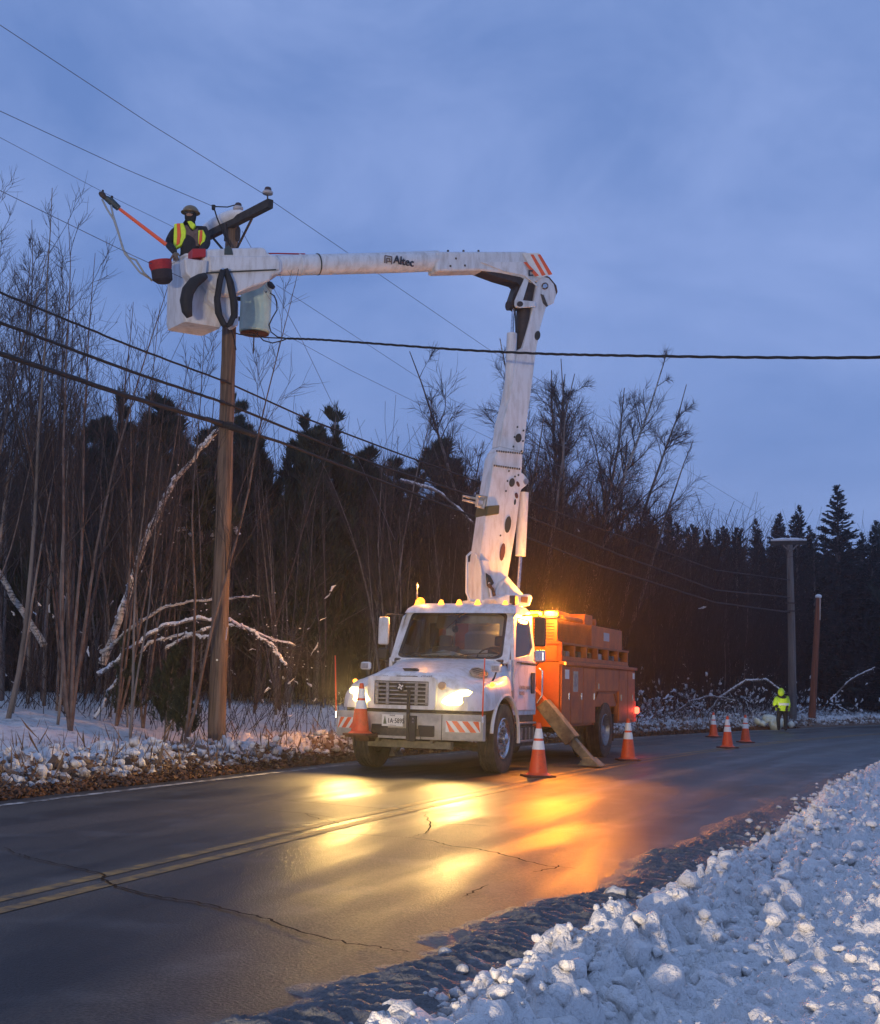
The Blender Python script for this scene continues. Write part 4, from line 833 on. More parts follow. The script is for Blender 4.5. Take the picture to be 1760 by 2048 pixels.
MB().lathe([(.001, -.03), (.06, -.028), (.065, 0), (.065, .02)], (-.07, gy - .02, 1.24), 'Y', 20).build('emblem', M['black_plastic'], grille, smooth='auto')
em = truck.children
e_ = MB()
for a in (20, 110, 200, 290): e_.box((-.07 + .026 * math.cos(R(a)), gy - .052, 1.24 + .026 * math.sin(R(a))), (.036, .006, .02), Matrix.Rotation(R(-a - 25), 3, 'Y'))
e_.build('emblem_mark', M['stripe_white'], grille)

# bumper
def bump_y(x): return -1.16 + .20 * max(0, abs(x) - .62) ** 1.6 * 2.2
bp = MB(); xs = np.linspace(-1.17, 1.17, 25)
bp.loft([[(x, bump_y(x) + (.02 if k in (0, 3) else 0) + (.11 if k > 3 else 0), z) for k, z in enumerate((.495, .53, .83, .868, .868, .495))] for x in xs])
bump = bp.build('bumper', M['cream_body'], truck, smooth='auto')
for xx in (-.46, .28): MB().box((xx + .08, bump_y(.3) - .004, .615), (.26, .03, .16)).build('tow_opening', M['black_plastic'], bump, bevel=.03)
MB().box((-.05, -1.17, .58), (.62, .04, .13)).build('tow_plate', M['chassis'], bump)
MB().box((-.05, -1.185, .515), (.66, .05, .035)).build('step_plate', M['cream_body'], bump)
for sgn in (-1, 1):
    pr = MB(); yo = -.006
    bx = [sgn * v for v in ((.66, 1.14))]; x0, x1 = min(bx), max(bx)
    cols_ = np.linspace(x0, x1, 9); pr.sheet([[(x, bump_y(x) + yo, z) for x in cols_] for z in (.615, .775)]); pn = pr.build('reflective_panel', M['stripe_white'], bump, solid=.003)
    for k in range(4):
        a = x0 + k * .145 - .06; s_ = MB(); dirn = -1 if sgn > 0 else 1; row = []
        for z, off in ((.617, 0), (.773, .12 * -dirn)):
            q0 = a + (.12 if dirn < 0 else 0) + (0 if z < .7 else -.12 if dirn < 0 else .12); row.append([(min(max(q0 + t_, x0 + .003), x1 - .003), bump_y(min(max(q0 + t_, x0), x1)) + yo - .004, z) for t_ in (0, .04, .08)])
        s_.sheet(row); s_.build('reflective_stripe', M['stripe_orange'], pn, solid=.002)
    MB().box((sgn * .60, bump_y(.60) - .001, .68), (.006, .02, .36)).build('bumper_seam', M['black_plastic'], bump)
M['plate'] = mat('plate', (.80, .78, .70), .5, var=.06, scale=30); M['ink'] = mat('ink', (.03, .035, .05), .6); M['ink_grey'] = mat('ink_grey', (.22, .22, .25), .6); M['ink_green'] = mat('ink_green', (.14, .17, .09), .6)
MB().box((-.165, -1.19, .752), (.34, .008, .17)).build('licence_plate', M['plate'], bump, bevel=.012)
plate = [c for c in bump.children if c.name.startswith('licence_plate')][0]
def text(name, s, size, o, xd, up, m, parent, ext=.0015, bold=0.0, align='LEFT', shear=0.0, sx=1.0):
    c = bpy.data.curves.new(name, 'FONT'); c.body = s; c.size = size; c.extrude = ext; c.align_x = align; c.align_y = 'CENTER'; c.offset = bold; c.shear = shear; c.resolution_u = 3
    tmp = bpy.data.objects.new(name, c); me = bpy.data.meshes.new_from_object(tmp); bpy.data.objects.remove(tmp); me.materials.clear(); me.materials.append(m); ob = bpy.data.objects.new(name, me); col.objects.link(ob); xd = Vector(xd).normalized(); up = Vector(up).normalized(); n = xd.cross(up)
    ob.matrix_world = Matrix(((xd.x * sx, up.x, n.x, o[0]), (xd.y * sx, up.y, n.y, o[1]), (xd.z * sx, up.z, n.z, o[2]), (0, 0, 0, 1))); ob.parent = parent; return ob
text('plate_number', '1A·5895', .098, (-.245, -1.196, .745), (1, 0, 0), (0, 0, 1), M['ink'], plate, bold=.0015, sx=.82)
text('plate_state', 'MAINE', .030, (-.165, -1.196, .822), (1, 0, 0), (0, 0, 1), M['ink'], plate, align='CENTER')
text('plate_foot', 'COMMERCIAL', .020, (-.165, -1.196, .682), (1, 0, 0), (0, 0, 1), M['ink_grey'], plate, align='CENTER')
tr_ = MB(); tr_.prism([(-.31, .70), (-.255, .70), (-.28, .80)], 'y', -1.1975, -1.195).prism([(-.305, .73), (-.262, .73), (-.283, .82)], 'y', -1.199, -1.1975); tr_.build('plate_pine', M['ink_green'], plate)
text('fleet_number', '470448', .062, (.20, -1.062, 1.388), (1, .02, .05), (0, .35, 1), M['ink_grey'], truck, bold=.001, shear=.2)
text('fleet_code', 'M2B', .045, (-.40, -1.060, 1.385), (1, 0, 0), (0, .35, 1), M['ink_grey'], truck)
# post, cone shelf and gear under the bumper
MB().span((.085, -1.27, .48), (.125, -1.22, 1.20)).build('guide_post', M['black_plastic'], truck, bevel=.006)
MB().span((.10, -1.25, .47), (.22, -1.18, .83)).build('post_bracket', M['black_plastic'], truck, bevel=.006)
pb = MB()
for z in (.74, .79): pb.lathe([(.012, -.012), (.012, 0)], (.19, -1.25, z), 'Y', 8)
pb.build('bracket_bolts', M['chrome'], truck)
MB().span((-.78, -1.50, .50), (-.40, -1.16, .525)).span((-.70, -1.3, .44), (-.48, -1.1, .50)).build('cone_shelf', M['rust'], truck, bevel=.004)
MB().tube([(-.95, -.2, .36), (-.7, -.1, .36), (-.4, 0, .42), (.4, 0, .42), (.7, -.1, .36), (.95, -.2, .36)], [.05, .06, .07, .07, .06, .05], 8).build('front_axle', M['chassis'], truck, smooth='auto')
MB().span((-.62, -1.05, .36), (.70, -.92, .47)).span((-.45, -1.12, .44), (-.40, -.95, .56)).span((.40, -1.12, .44), (.45, -.95, .56)).build('front_crossmember', mat('crossmember', (.20, .18, .12), .7, var=.3, scale=12), truck, bevel=.01)
MB().span((-.46, -1.0, .55), (-.36, 7.9, .80)).span((.36, -1.0, .55), (.46, 7.9, .80)).build('chassis_rails', M['chassis'], truck)
MB().span((-1.0, -1.0, .87), (1.0, -.6, .93)).build('radiator_base', M['black_plastic'], truck)
for sgn in (-1, 1):
    P = [(sgn * .80, .60 * math.cos(a), .51 + .60 * math.sin(a)) for a in np.linspace(0, R(180), 15)]; Q = [(sgn * 1.12, .60 * math.cos(a), .51 + .60 * math.sin(a)) for a in np.linspace(0, R(180), 15)]
    MB().sheet([P, Q]).build('wheel_well', M['chassis'], truck, solid=.02)

# wheels
def wheel(x, y, side, name='wheel', steer=0.0, dual=False):
    r = empty(name, (x, y, .51)); r.parent = truck; r.rotation_euler = (0, 0, steer); s_ = side; wd = .13
    prof = [(.30, -wd * .80), (.36, -wd * 1.0), (.46, -wd * 1.05), (.50, -wd * .92)]
    for k in range(5):
        a = -wd * .86 + k * wd * 1.72 / 4; prof += [(.515, a - .013), (.515, a + .013), (.500, a + .015), (.500, a + .027)] if k < 4 else [(.515, a - .013), (.515, a + .013)]
    prof += [(.50, wd * .92), (.46, wd * 1.05), (.36, wd * 1.0), (.30, wd * .80)]
    MB().lathe(prof, (0, 0, 0), 'X', 44, caps=False).build('tyre', M['tyre'], r, smooth='auto')
    rm = MB().lathe([(.305, s_ * wd * .9), (.29, s_ * wd * .95), (.275, s_ * wd * .6), (.262, s_ * wd * .55), (.25, s_ * wd * .78), (.17, s_ * wd * .80), (.16, s_ * wd * .5), (.09, s_ * wd * .5), (.085, s_ * wd * 1.25), (.05, s_ * wd * 1.4), (.001, s_ * wd * 1.42)] if not dual else
                    [(.305, s_ * wd * .9), (.29, s_ * wd * .95), (.27, s_ * wd * .3), (.24, -s_ * wd * .3), (.16, -s_ * wd * .5), (.15, -s_ * wd * .2), (.10, -s_ * wd * .2), (.09, s_ * wd * .6), (.001, s_ * wd * .65)], (0, 0, 0), 'X', 32, caps=False).build('rim', M['chrome'] if not dual else M['dull_metal'], r, smooth='auto')
    hh = MB(); nn = MB()
    for k in range(10):
        a = k * math.pi / 5; off = (s_ * wd * .80) if not dual else -s_ * wd * .1
        hh.lathe([(.024, off - .004 * s_), (.024, off + .004 * s_)], (0, .215 * math.cos(a + .3), .215 * math.sin(a + .3)), 'X', 9)
        nn.lathe([(.014, off * .75), (.014, off + .03 * s_)], (0, .135 * math.cos(a), .135 * math.sin(a)), 'X', 6)
    hh.build('hand_holes', M['black_plastic'], r); nn.build('lug_nuts', M['dull_metal'], r)
    MB().lathe([(.28, -s_ * wd * .7), (.28, -s_ * wd * .65)], (0, 0, 0), 'X', 20).build('brake_drum', M['chassis'], r)
    return r
wheel(1.02, 0, 1, steer=.03); wheel(-1.02, 0, -1, steer=.03)
for sx_ in (-1, 1):
    wheel(sx_ * 1.06, 5.75, sx_, dual=True); wheel(sx_ * .76, 5.75, sx_, dual=True)
MB().cyl((-1, 5.75, .51), (1, 5.75, .51), .09, 10).build('rear_axle', M['chassis'], truck)
for sgn in (-1, 1): MB().span((sgn * .9 - .25, 6.45, .28), (sgn * .9 + .25, 6.475, .80)).build('mud_flap', M['black_rubber'], truck)

# ---- cab: roof, pillars, back wall, doors, glass, seats
def ws(s_, t, off=0.0):                    # windscreen surface; s,t in -1..1
    hw = .915 + (t + 1) / 2 * (-.075); y = .50 + (t + 1) / 2 * .47 - .10 * (1 - s_ * s_) - off * .85; z = 1.70 + (t + 1) / 2 * .79 - .012 * (1 - t * t) + off * .5 - .03 * s_ * s_ * (1 - t) / 2
    return (s_ * hw, y + .035, z)
ring_o = rrect(1.10, 1.10, .14, 6); ring_m = rrect(.985, .97, .22, 6); ring_i = rrect(.93, .87, .20, 6)
def dense(rg): return rg
MB().loft([[ws(a, b, -.03) for a, b in ring_o], [ws(a, b, .012) for a, b in ring_o], [ws(a, b, .012) for a, b in ring_m], [ws(a, b, -.01) for a, b in ring_m]], caps=False).build('windscreen_surround', M['white_paint'], truck, smooth='auto')
MB().loft([[ws(a, b, .0) for a, b in ring_m], [ws(a, b, .006) for a, b in ring_m], [ws(a, b, .006) for a, b in ring_i], [ws(a, b, .0) for a, b in ring_i]], caps=False).build('windscreen_seal', M['black_plastic'], truck, smooth='auto')
g_ = MB(); g_.sheet([[ws(s_, t, 0) for s_ in np.linspace(-.975, .975, 15)] for t in np.linspace(-.95, .95, 9)]); wsg = g_.build('windscreen', M['glass'], truck, smooth=True)
# roof
rr_ = []
for z, hx, y0, y1, r_ in ((2.44, .965, .86, 1.83, .12), (2.52, .945, .93, 1.82, .14), (2.575, .90, 1.02, 1.79, .16), (2.61, .80, 1.15, 1.72, .18), (2.62, .6, 1.3, 1.6, .1)):
    cy0 = (y0 + y1) / 2; rr_.append([(a, b + cy0 - (.07 * (1 - (a / hx) ** 2) if b < 0 else 0), z) for a, b in rrect(hx, (y1 - y0) / 2, r_)])
MB().loft(rr_).build('roof', M['white_paint'], truck, smooth='auto')
# shell: B pillars, sills, lower walls, back wall round three windows
sh = MB()
for sgn in (-1, 1):
    sh.hull8([(sgn * 1.045, 1.77, .90), (sgn * .985, 1.77, .90), (sgn * .985, 1.84, .90), (sgn * 1.045, 1.84, .90), (sgn * .955, 1.75, 2.47), (sgn * .90, 1.75, 2.47), (sgn * .90, 1.83, 2.47), (sgn * .955, 1.83, 2.47)])
    sh.hull8([(sgn * 1.045, .56, 1.22), (sgn * .985, .56, 1.22), (sgn * .985, .66, 1.22), (sgn * 1.045, .66, 1.22), (sgn * 1.04, .56, 1.70), (sgn * .98, .56, 1.70), (sgn * .98, .66, 1.70), (sgn * 1.04, .66, 1.70)])
    sh.span((min(sgn * 1.04, sgn * .9), .66, .84), (max(sgn * 1.04, sgn * .9), 1.84, .915))
for a, b, c_, d_ in ((-.99, .99, .9, 1.88), (-.93, .93, 2.32, 2.46), (-.96, -.86, 1.87, 2.33), (-.56, -.40, 1.87, 2.33), (.40, .50, 1.87, 2.33), (.86, .96, 1.87, 2.33)): sh.span((a, 1.79, c_), (b, 1.835, d_))
sh.build('cab_shell', M['white_paint'], truck, bevel=.008)
for a, b in ((-.86, -.56), (-.40, .40), (.50, .86)): MB().span((a, 1.805, 1.88), (b, 1.812, 2.32)).build('rear_window', M['glass'], truck)
MB().span((-.97, .55, .85), (.97, 1.79, .90)).build('cab_floor', M['seat'], truck)
MB().prism([(.50, 1.30), (.50, 1.69), (.62, 1.72), (.86, 1.66), (.92, 1.45), (.80, 1.2)], 'x', -.93, .93).build('dashboard', M['dash'], truck, bevel=.02)
for xx in (.5, -.5):
    MB().box((xx, 1.42, 1.25), (.5, .5, .16)).box((xx, 1.63, 1.62), (.48, .14, .62), Matrix.Rotation(R(-8), 3, 'X')).box((xx, 1.66, 2.02), (.26, .10, .18)).build('seat', M['seat'], truck, bevel=.04)
MB().tube([(.5 + .2 * math.cos(a), 1.0 + .05 * math.sin(a), 1.70 + .18 * math.sin(a)) for a in np.linspace(0, 2 * math.pi, 21)], .015, 6, caps=False).build('steering_wheel', M['black_plastic'], truck)
pm = MB(); gg = np.random.default_rng(3)
pm.sheet([[(x, .58 + .26 * j / 5, 1.735 + .10 * math.exp(-((x + .12) / .28) ** 2) * math.sin(math.pi * (j + .6) / 6) + gg.normal(0, .008)) for x in np.linspace(-.5, .25, 12)] for j in range(6)]); pm.build('map_sheets', M['paper'], truck, solid=.004)
rp = MB()
for k in range(6): rp.tube([(.45 + .32 * (j / 7) + gg.normal(0, .015), .62 + .03 * k + gg.normal(0, .01), 1.755 + .03 * math.sin(j + k) + gg.normal(0, .006)) for j in range(8)], .006, 4)
rp.build('dash_cords', M['paper'], truck)
MB().lathe([(.001, -.06), (.04, -.05), (.055, 0), (.04, .05), (.001, .06)], (-.02, .86, 2.18), 'Z', 10).tube([(-.02, .86, 2.22), (-.01, .90, 2.40)], .008, 5).build('hanging_mask', M['black_plastic'], truck)
MB().prism([(-.42, 2.20), (-.38, 2.42), (-.10, 2.40), (.1, 2.46), (-.12, 2.28), (-.25, 2.18)], 'y', .98, 1.0).build('sun_visor', mat('visor', (.10, .075, .03), .8), truck)
# wipers
for x0 in (-.55, .25): MB().tube([(x0, .37, 1.735), (x0 + .1, .385, 1.765), (x0 + .62, .43, 1.80)], [.012, .010, .007], 5).build('wiper', M['black_plastic'], truck)
# doors
def door(sgn):
    d = MB().hull8([(sgn * 1.062, .70, .915), (sgn * 1.02, .70, .915), (sgn * 1.02, 1.765, .915), (sgn * 1.062, 1.765, .915), (sgn * 1.055, .66, 1.70), (sgn * 1.01, .66, 1.70), (sgn * 1.01, 1.765, 1.70), (sgn * 1.055, 1.765, 1.70)])
    f = lambda y, z, o=0: (sgn * (1.058 - (z - 1.70) * .135 + o), y, z)
    o_ = [(.64, 1.70), (1.765, 1.70), (1.765, 2.30), (1.70, 2.44), (1.02, 2.44), (.92, 2.40)]; i_ = [(.76, 1.76), (1.69, 1.76), (1.69, 2.26), (1.65, 2.36), (1.06, 2.36), (.99, 2.32)]
    i_[0] = (.73, 1.74); i_[1] = (1.52, 1.78)
    i_ = [(.74, 1.73), (1.50, 1.80), (1.67, 1.92), (1.66, 2.36), (1.06, 2.37), (.96, 2.28)]; o_ = [(.64, 1.69), (1.60, 1.69), (1.765, 1.80), (1.765, 2.43), (1.02, 2.445), (.88, 2.38)]
    d.loft([[f(y, z, -.05) for y, z in o_], [f(y, z) for y, z in o_], [f(y, z) for y, z in i_], [f(y, z, -.05) for y, z in i_]], caps=False)
    dd = d.build('door', M['white_paint'], truck, bevel=.008)
    MB().add([f(y, z, -.02) for y, z in i_], [tuple(range(6))]).build('window', M['glass'], dd, solid=.004)
    MB().span((min(sgn * 1.06, sgn * 1.085), 1.50, 1.18), (max(sgn * 1.06, sgn * 1.085), 1.66, 1.52)).build('handle', M['black_plastic'], dd, bevel=.03)
    MB().span((sgn * 1.059 - .004, .80, 1.655), (sgn * 1.059 + .004, 1.765, 1.672)).build('belt_moulding', M['black_plastic'], dd)
    if sgn > 0:
        text('door_lettering', 'CENTRAL MAINE', .085, (1.067, .92, 1.27), (0, 1, 0), (0, 0, 1), M['ink_grey'], dd, sx=.85)
        text('door_lettering', 'POWER', .085, (1.067, .92, 1.18), (0, 1, 0), (0, 0, 1), M['ink_grey'], dd, sx=.85)
    return dd
door(1); door(-1)
# black grab bar behind the door, cab steps, battery box, tank
MB().tube([(1.06, 1.90, 1.6), (1.12, 1.92, 1.55), (1.12, 1.92, 1.15), (1.05, 1.88, 1.02)], .016, 6).build('grab_handle', M['chrome'], truck, smooth=True)
MB().span((.62, .72, .36), (1.06, 1.75, .66)).span((.66, .74, .66), (1.03, 1.75, .85)).build('battery_box', M['chassis'], truck, bevel=.01)
for z in (.42, .70): MB().span((.98, .78, z), (1.10, 1.7, z + .03)).build('step', M['dull_metal'], truck, bevel=.004)
for k in range(5): MB().span((1.061, .84 + k * .2, .45), (1.073, .88 + k * .2, .64)).build('step_rib', M['dull_metal'], truck)
MB().cyl((-.85, .8, .6), (-.85, 1.9, .6), .28, 18).build('fuel_tank', M['dull_metal'], truck, smooth='auto')
# roof clearance lamps and beacon
for xx in (-.80, -.36, -.04, .28, .74):
    MB().lathe([(.055, 0), (.055, .018), (.045, .03), (.03, .075), (.001, .09)], (xx, 1.03 + .07 * (xx / .9) ** 2 + .02, 2.585 - .02 * xx * xx), 'Z', 12).build('clearance_lamp', M['lamp_amber'], truck, smooth='auto')
MB().lathe([(.09, 0), (.10, .02), (.10, .04)], (-.86, 1.35, 2.575), 'Z', 16).build('beacon_base', M['black_plastic'], truck)
MB().lathe([(.085, .04), (.08, .10), (.05, .14), (.001, .15)], (-.86, 1.35, 2.575), 'Z', 16).build('beacon', mat('beacon_dim', (.85, .4, .06), .3, emit=(1, .30, .02), estr=1.8), truck, smooth='auto')
MB().box((.83, 1.25, 2.68), (.10, .16, .13)).cyl((.83, 1.25, 2.57), (.83, 1.25, 2.62), .03, 8).build('work_lamp', M['black_plastic'], truck, bevel=.01)
MB().tube([(-.9, 1.3, 2.6), (-.9, 1.3, 2.98)], [.010, .004], 5).lathe([(.016, 0), (.022, .05), (.01, .14), (.02, .2), (.001, .26)], (-.9, 1.3, 2.72), 'Z', 8).build('antenna', M['dull_metal'], truck, smooth=True)
# mirrors
def mirror(sgn):
    c = empty('door_mirror', (sgn * 1.36, 1.02, 2.05)); c.parent = truck
    MB().box((0, 0, .10), (.19, .07, .46)).build('mirror_shell', M['white_paint'] if sgn < 0 else M['black_plastic'], c, bevel=.03)
    MB().box((0, .04, .10), (.16, .006, .42)).build('mirror_glass', M['glass_dark'], c, bevel=.01)
    MB().box((0, 0, -.28), (.19, .08, .20)).build('convex_mirror', M['black_plastic'] if sgn < 0 else M['chrome'], c, bevel=.04)
    MB().tube([(-sgn * .32, .05, .36), (-sgn * .05, 0, .38), (0, 0, .33)], .014, 6).tube([(-sgn * .30, .0, -.40), (-sgn * .05, 0, -.42), (0, 0, -.36)], .014, 6).build('mirror_arm', M['black_plastic'], c)
mirror(1); mirror(-1)
for sgn in (-1, 1):
    c = empty('hood_mirror', (sgn * 1.08, -.22, 1.55)); c.parent = truck
    MB().box((0, 0, 0), (.17, .08, .12)).build('mirror_shell', M['white_paint'], c, bevel=.03)
    MB().box((0, -.042, 0), (.12, .006, .08)).build('mirror_face', M['dull_metal'], c, bevel=.01)
    MB().tube([(0, 0, -.05), (-sgn * .03, 0, -.14), (-sgn * .1, .02, -.24)], .014, 6).build('mirror_arm', M['black_plastic'], c)
# orange marker whips at the bumper ends
M['whip'] = mat('whip', (.90, .12, .05), .35, emit=(.9, .12, .04), estr=0.0)
for sgn in (-1, 1):
    MB().tube([(sgn * 1.17, -1.02, .84), (sgn * 1.18, -1.04, 1.2), (sgn * 1.20, -1.06, 1.68)], [.012, .012, .010], 6).build('marker_whip', M['whip'], truck, smooth=True)
    MB().cyl((sgn * 1.17, -1.02, .76), (sgn * 1.17, -1.02, .85), .018, 8).build('whip_base', M['chrome'], truck)

# ---- orange utility body
BX, BY0, BY1 = 1.2, 2.78, 8.05
body = MB()
body.span((-1.15, BY0, .95), (1.15, BY1, 1.72)); body.span((-1.15, BY0, .62), (1.15, 4.92, .95)); body.span((-1.15, 6.72, .62), (1.15, BY1, .95))
ub = body.build('utility_body', M['orange_body'], truck)
seams = [2.80, 3.36, 4.14, 4.98]
for sgn in (-1, 1):
    def panel(y0, y1, z0, z1, nm='compartment_door'):
        a, b = sorted((sgn * 1.151, sgn * 1.19)); p = MB().span((a, y0 + .012, z0), (b, y1 - .012, z1)).build(nm, M['orange_body'], truck, bevel=.008)
        return p
    for a, b in zip(seams[:-1], seams[1:]):
        p = panel(a, b, .66, 1.66); MB().span((min(sgn * 1.19, sgn * 1.205), b - .16, 1.08), (max(sgn * 1.19, sgn * 1.205), b - .11, 1.20)).build('latch', M['chrome'], p, bevel=.004)
    p = panel(4.98, 6.72, 1.24, 1.66); MB().span((min(sgn * 1.19, sgn * 1.205), 5.15, 1.28), (max(sgn * 1.19, sgn * 1.205), 5.19, 1.38)).build('latch', M['dull_metal'], p)
    p = panel(6.72, 7.42, .66, 1.66); MB().span((min(sgn * 1.19, sgn * 1.205), 6.86, 1.06), (max(sgn * 1.19, sgn * 1.205), 6.90, 1.18)).build('latch', M['dull_metal'], p)
    p = panel(7.42, 8.04, .66, 1.66); MB().span((min(sgn * 1.19, sgn * 1.205), 7.80, 1.06), (max(sgn * 1.19, sgn * 1.205), 7.84, 1.18)).build('latch', M['dull_metal'], p)
    # wheel arch liner
    Pa = [(sgn * 1.17, 5.85 + dy, z) for dy, z in ((-.92, .62), (-.92, 1.0), (-.62, 1.22), (.62, 1.22), (.86, 1.0), (.86, .62))]; Pb = [(sgn * .6, y, z) for _, y, z in Pa]
    MB().sheet([Pa, Pb]).build('wheel_arch', M['orange_dark'], truck, solid=.03)
    MB().span((min(sgn * 1.20, sgn * 1.14), BY0 - .02, 1.675), (max(sgn * 1.20, sgn * 1.235), BY1 + .02, 1.735)).build('drip_rail', M['orange_body'], truck, bevel=.01)
MB().box((1.245, BY0 + .02, 1.70), (.02, .08, .05)).build('side_marker', M['lamp_amber'], truck, bevel=.008)
MB().span((1.192, 2.98, 1.44), (1.197, 3.22, 1.60)).build('decal', M['stripe_white'], truck)
MB().span((1.192, 3.48, 1.22), (1.197, 3.78, 1.58)).build('decal', mat('decal_grey', (.50, .48, .42), .6, color2=(.32, .24, .18), scale=20), truck)
tr_ = MB(); tr_.lathe([(.09, .1975), (.11, .1975), (.11, .1995), (.09, .1995)], (1.0, 3.63, 1.42), 'X', 18, caps=False); tr_.span((1.1975, 3.60, 1.34), (1.1995, 3.66, 1.50)); tr_.build('decal_mark', M['ink_grey'], truck)
MB().span((1.192, 7.82, 1.50), (1.197, 7.98, 1.62)).build('decal', M['stripe_white'], truck)
# bins over the compartments, posts between the cubbies
b_ = MB().span((-1.15, BY0, 1.735), (1.19, 7.5, 1.765)).span((-1.15, BY0, 2.03), (1.19, 7.5, 2.065)).span((.55, BY0, 1.765), (.59, 7.5, 2.03)).span((-.95, BY0, 1.765), (-.9, 7.5, 2.03)).build('bin_rack', M['orange_dark'], truck)
for k, y in enumerate(np.linspace(2.84, 7.44, 7)): MB().span((.6, y - .03, 1.766), (1.18, y + .03, 2.029)).build('bin_divider', M['orange_dark'], truck)
MB().span((1.165, 2.85, 1.766), (1.19, 7.43, 1.83)).build('bin_lip', M['orange_body'], truck)
gg = np.random.default_rng(9)
for k in range(12):
    y = 3.1 + k * .36; MB().box((.95, y, 1.85), (.30, .22, .14 + .06 * gg.random())).build('stored_gear', (M['chassis'], M['dull_metal'], M['rust'])[k % 3], truck, bevel=.02)
# top box with perforated side, cab guard with louvres
MB().span((.15, 4.9, 2.066), (1.12, 7.2, 2.46)).build('top_box', M['orange_body'], truck, bevel=.01)
MB().span((1.0, 2.92, 2.066), (1.04, 4.9, 2.44)).span((.2, 2.92, 2.066), (.24, 4.9, 2.44)).build('mesh_panel_back', M['orange_dark'], truck)
mh = MB(); mv = MB()
for k in range(9): mh.span((1.085, 2.92, 2.07 + k * .046), (1.10, 4.9, 2.082 + k * .046))
for k in range(28): mv.span((1.10, 2.93 + k * .0725, 2.07), (1.11, 2.955 + k * .0725, 2.44))
mh.build('mesh_rails', M['orange_body'], truck); mv.build('mesh_bars', M['orange_body'], truck)
MB().span((1.121, 5.75, 2.20), (1.135, 6.15, 2.36)).build('decal', mat('decal_blue', (.35, .38, .42), .5), truck, bevel=.01)
cg = MB().span((-1.10, 2.80, 1.74), (1.10, 2.86, 2.46)).build('cab_guard', M['orange_body'], truck, bevel=.01)
for c_ in range(3):
    for k in range(7): MB().span((.42 + c_ * .23, 2.785, 2.06 + k * .052), (.58 + c_ * .23, 2.802, 2.075 + k * .052)).build('louvre', M['rust'], cg)
MB().span((-1.1, 2.80, 1.0), (1.1, 2.86, 1.73)).span((-1.0, 2.2, .8), (-.5, 2.8, 1.5)).build('headboard', M['orange_body'], truck, bevel=.01)
# lit amber light bar on the guard
lb = MB().span((.32, 2.60, 2.465), (1.16, 2.80, 2.50)).build('light_bar', M['black_plastic'], truck, bevel=.01)
for x0 in (.38, .64, .92): MB().span((x0, 2.60, 2.502), (x0 + .20, 2.76, 2.575)).build('lamp_module', M['beacon_lit'], lb, bevel=.02)
# winch, frame and hose reel behind the guard
MB().box((.80, 5.1, 2.56), (.42, .55, .20)).cyl((.62, 5.55, 2.54), (1.02, 5.55, 2.54), .07, 10).span((.45, 3.6, 2.5), (.52, 5.1, 2.57)).span((.9, 3.6, 2.5), (.97, 5.1, 2.57)).build('material_winch', M['orange_body'], truck, bevel=.02)
mb = MB()
for k in range(7): mb.box((.5 + .1 * (k % 3), 3.7 + k * .2, 2.55), (.1, .12, .10 + .04 * (k % 2)))
mb.build('rigging_gear', M['orange_dark'], truck, bevel=.01)
MB().tube([(.7, 3.2, 2.45), (.62, 3.6, 2.60), (.6, 4.4, 2.66), (.65, 5.1, 2.62)], .05, 7).build('hydraulic_hose', M['orange_body'], truck, smooth=True)
# tail: step, lamp, hitch box
MB().span((-1.1, 8.05, .62), (1.16, 8.30, .70)).span((.95, 8.05, .70), (1.16, 8.25, 1.05)).build('tail_step', M['orange_dark'], truck, bevel=.01)
MB().lathe([(.07, 0), (.07, .06), (.05, .08), (.001, .085)], (1.05 + .16 - .05, 8.18, .86), 'X', 14).build('tail_lamp', M['lamp_red'], truck, smooth='auto')
# fold-down outrigger on the near side and its partner beyond
M['outrigger'] = mat('outrigger', (.24, .20, .12), .6, color2=(.10, .08, .05), scale=9, bump=.05)
def beam(a, b, w1, w2, h1, h2):
    a, b = Vector(a), Vector(b); t = (b - a).normalized(); s_ = Vector((0, 1, 0)); s_ = (s_ - t * s_.dot(t)).normalized(); u_ = t.cross(s_)
    return [a - s_ * w1 - u_ * h1, a + s_ * w1 - u_ * h1, a + s_ * w1 + u_ * h1, a - s_ * w1 + u_ * h1, b - s_ * w2 - u_ * h2, b + s_ * w2 - u_ * h2, b + s_ * w2 + u_ * h2, b - s_ * w2 + u_ * h2]
for sgn in (1, -1):
    o = empty('outrigger', (0, 0, 0)); o.parent = truck
    MB().hull8(beam((sgn * .55, 2.40, 1.45), (sgn * 1.06, 2.42, .92), .10, .10, .09, .09)).build('outrigger_root', M['orange_dark'], o, bevel=.012)
    MB().hull8(beam((sgn * .98, 2.42, 1.02), (sgn * 1.50, 2.44, .42), .13, .13, .11, .12)).build('outrigger_tube', M['outrigger'], o, bevel=.012)
    MB().hull8(beam((sgn * 1.42, 2.44, .50), (sgn * 1.80, 2.45, .10), .085, .085, .07, .07)).build('outrigger_leg', M['outrigger'], o, bevel=.01)
    MB().prism([(sgn * 1.62, .03), (sgn * 2.02, .03), (sgn * 1.98, .06), (sgn * 1.86, .16), (sgn * 1.74, .16)], 'y', 2.28, 2.62).build('outrigger_foot', M['outrigger'], o, bevel=.01)
MB().span((-.55, 2.20, .80), (.55, 2.66, 1.5)).build('pedestal_base', M['chassis'], truck)
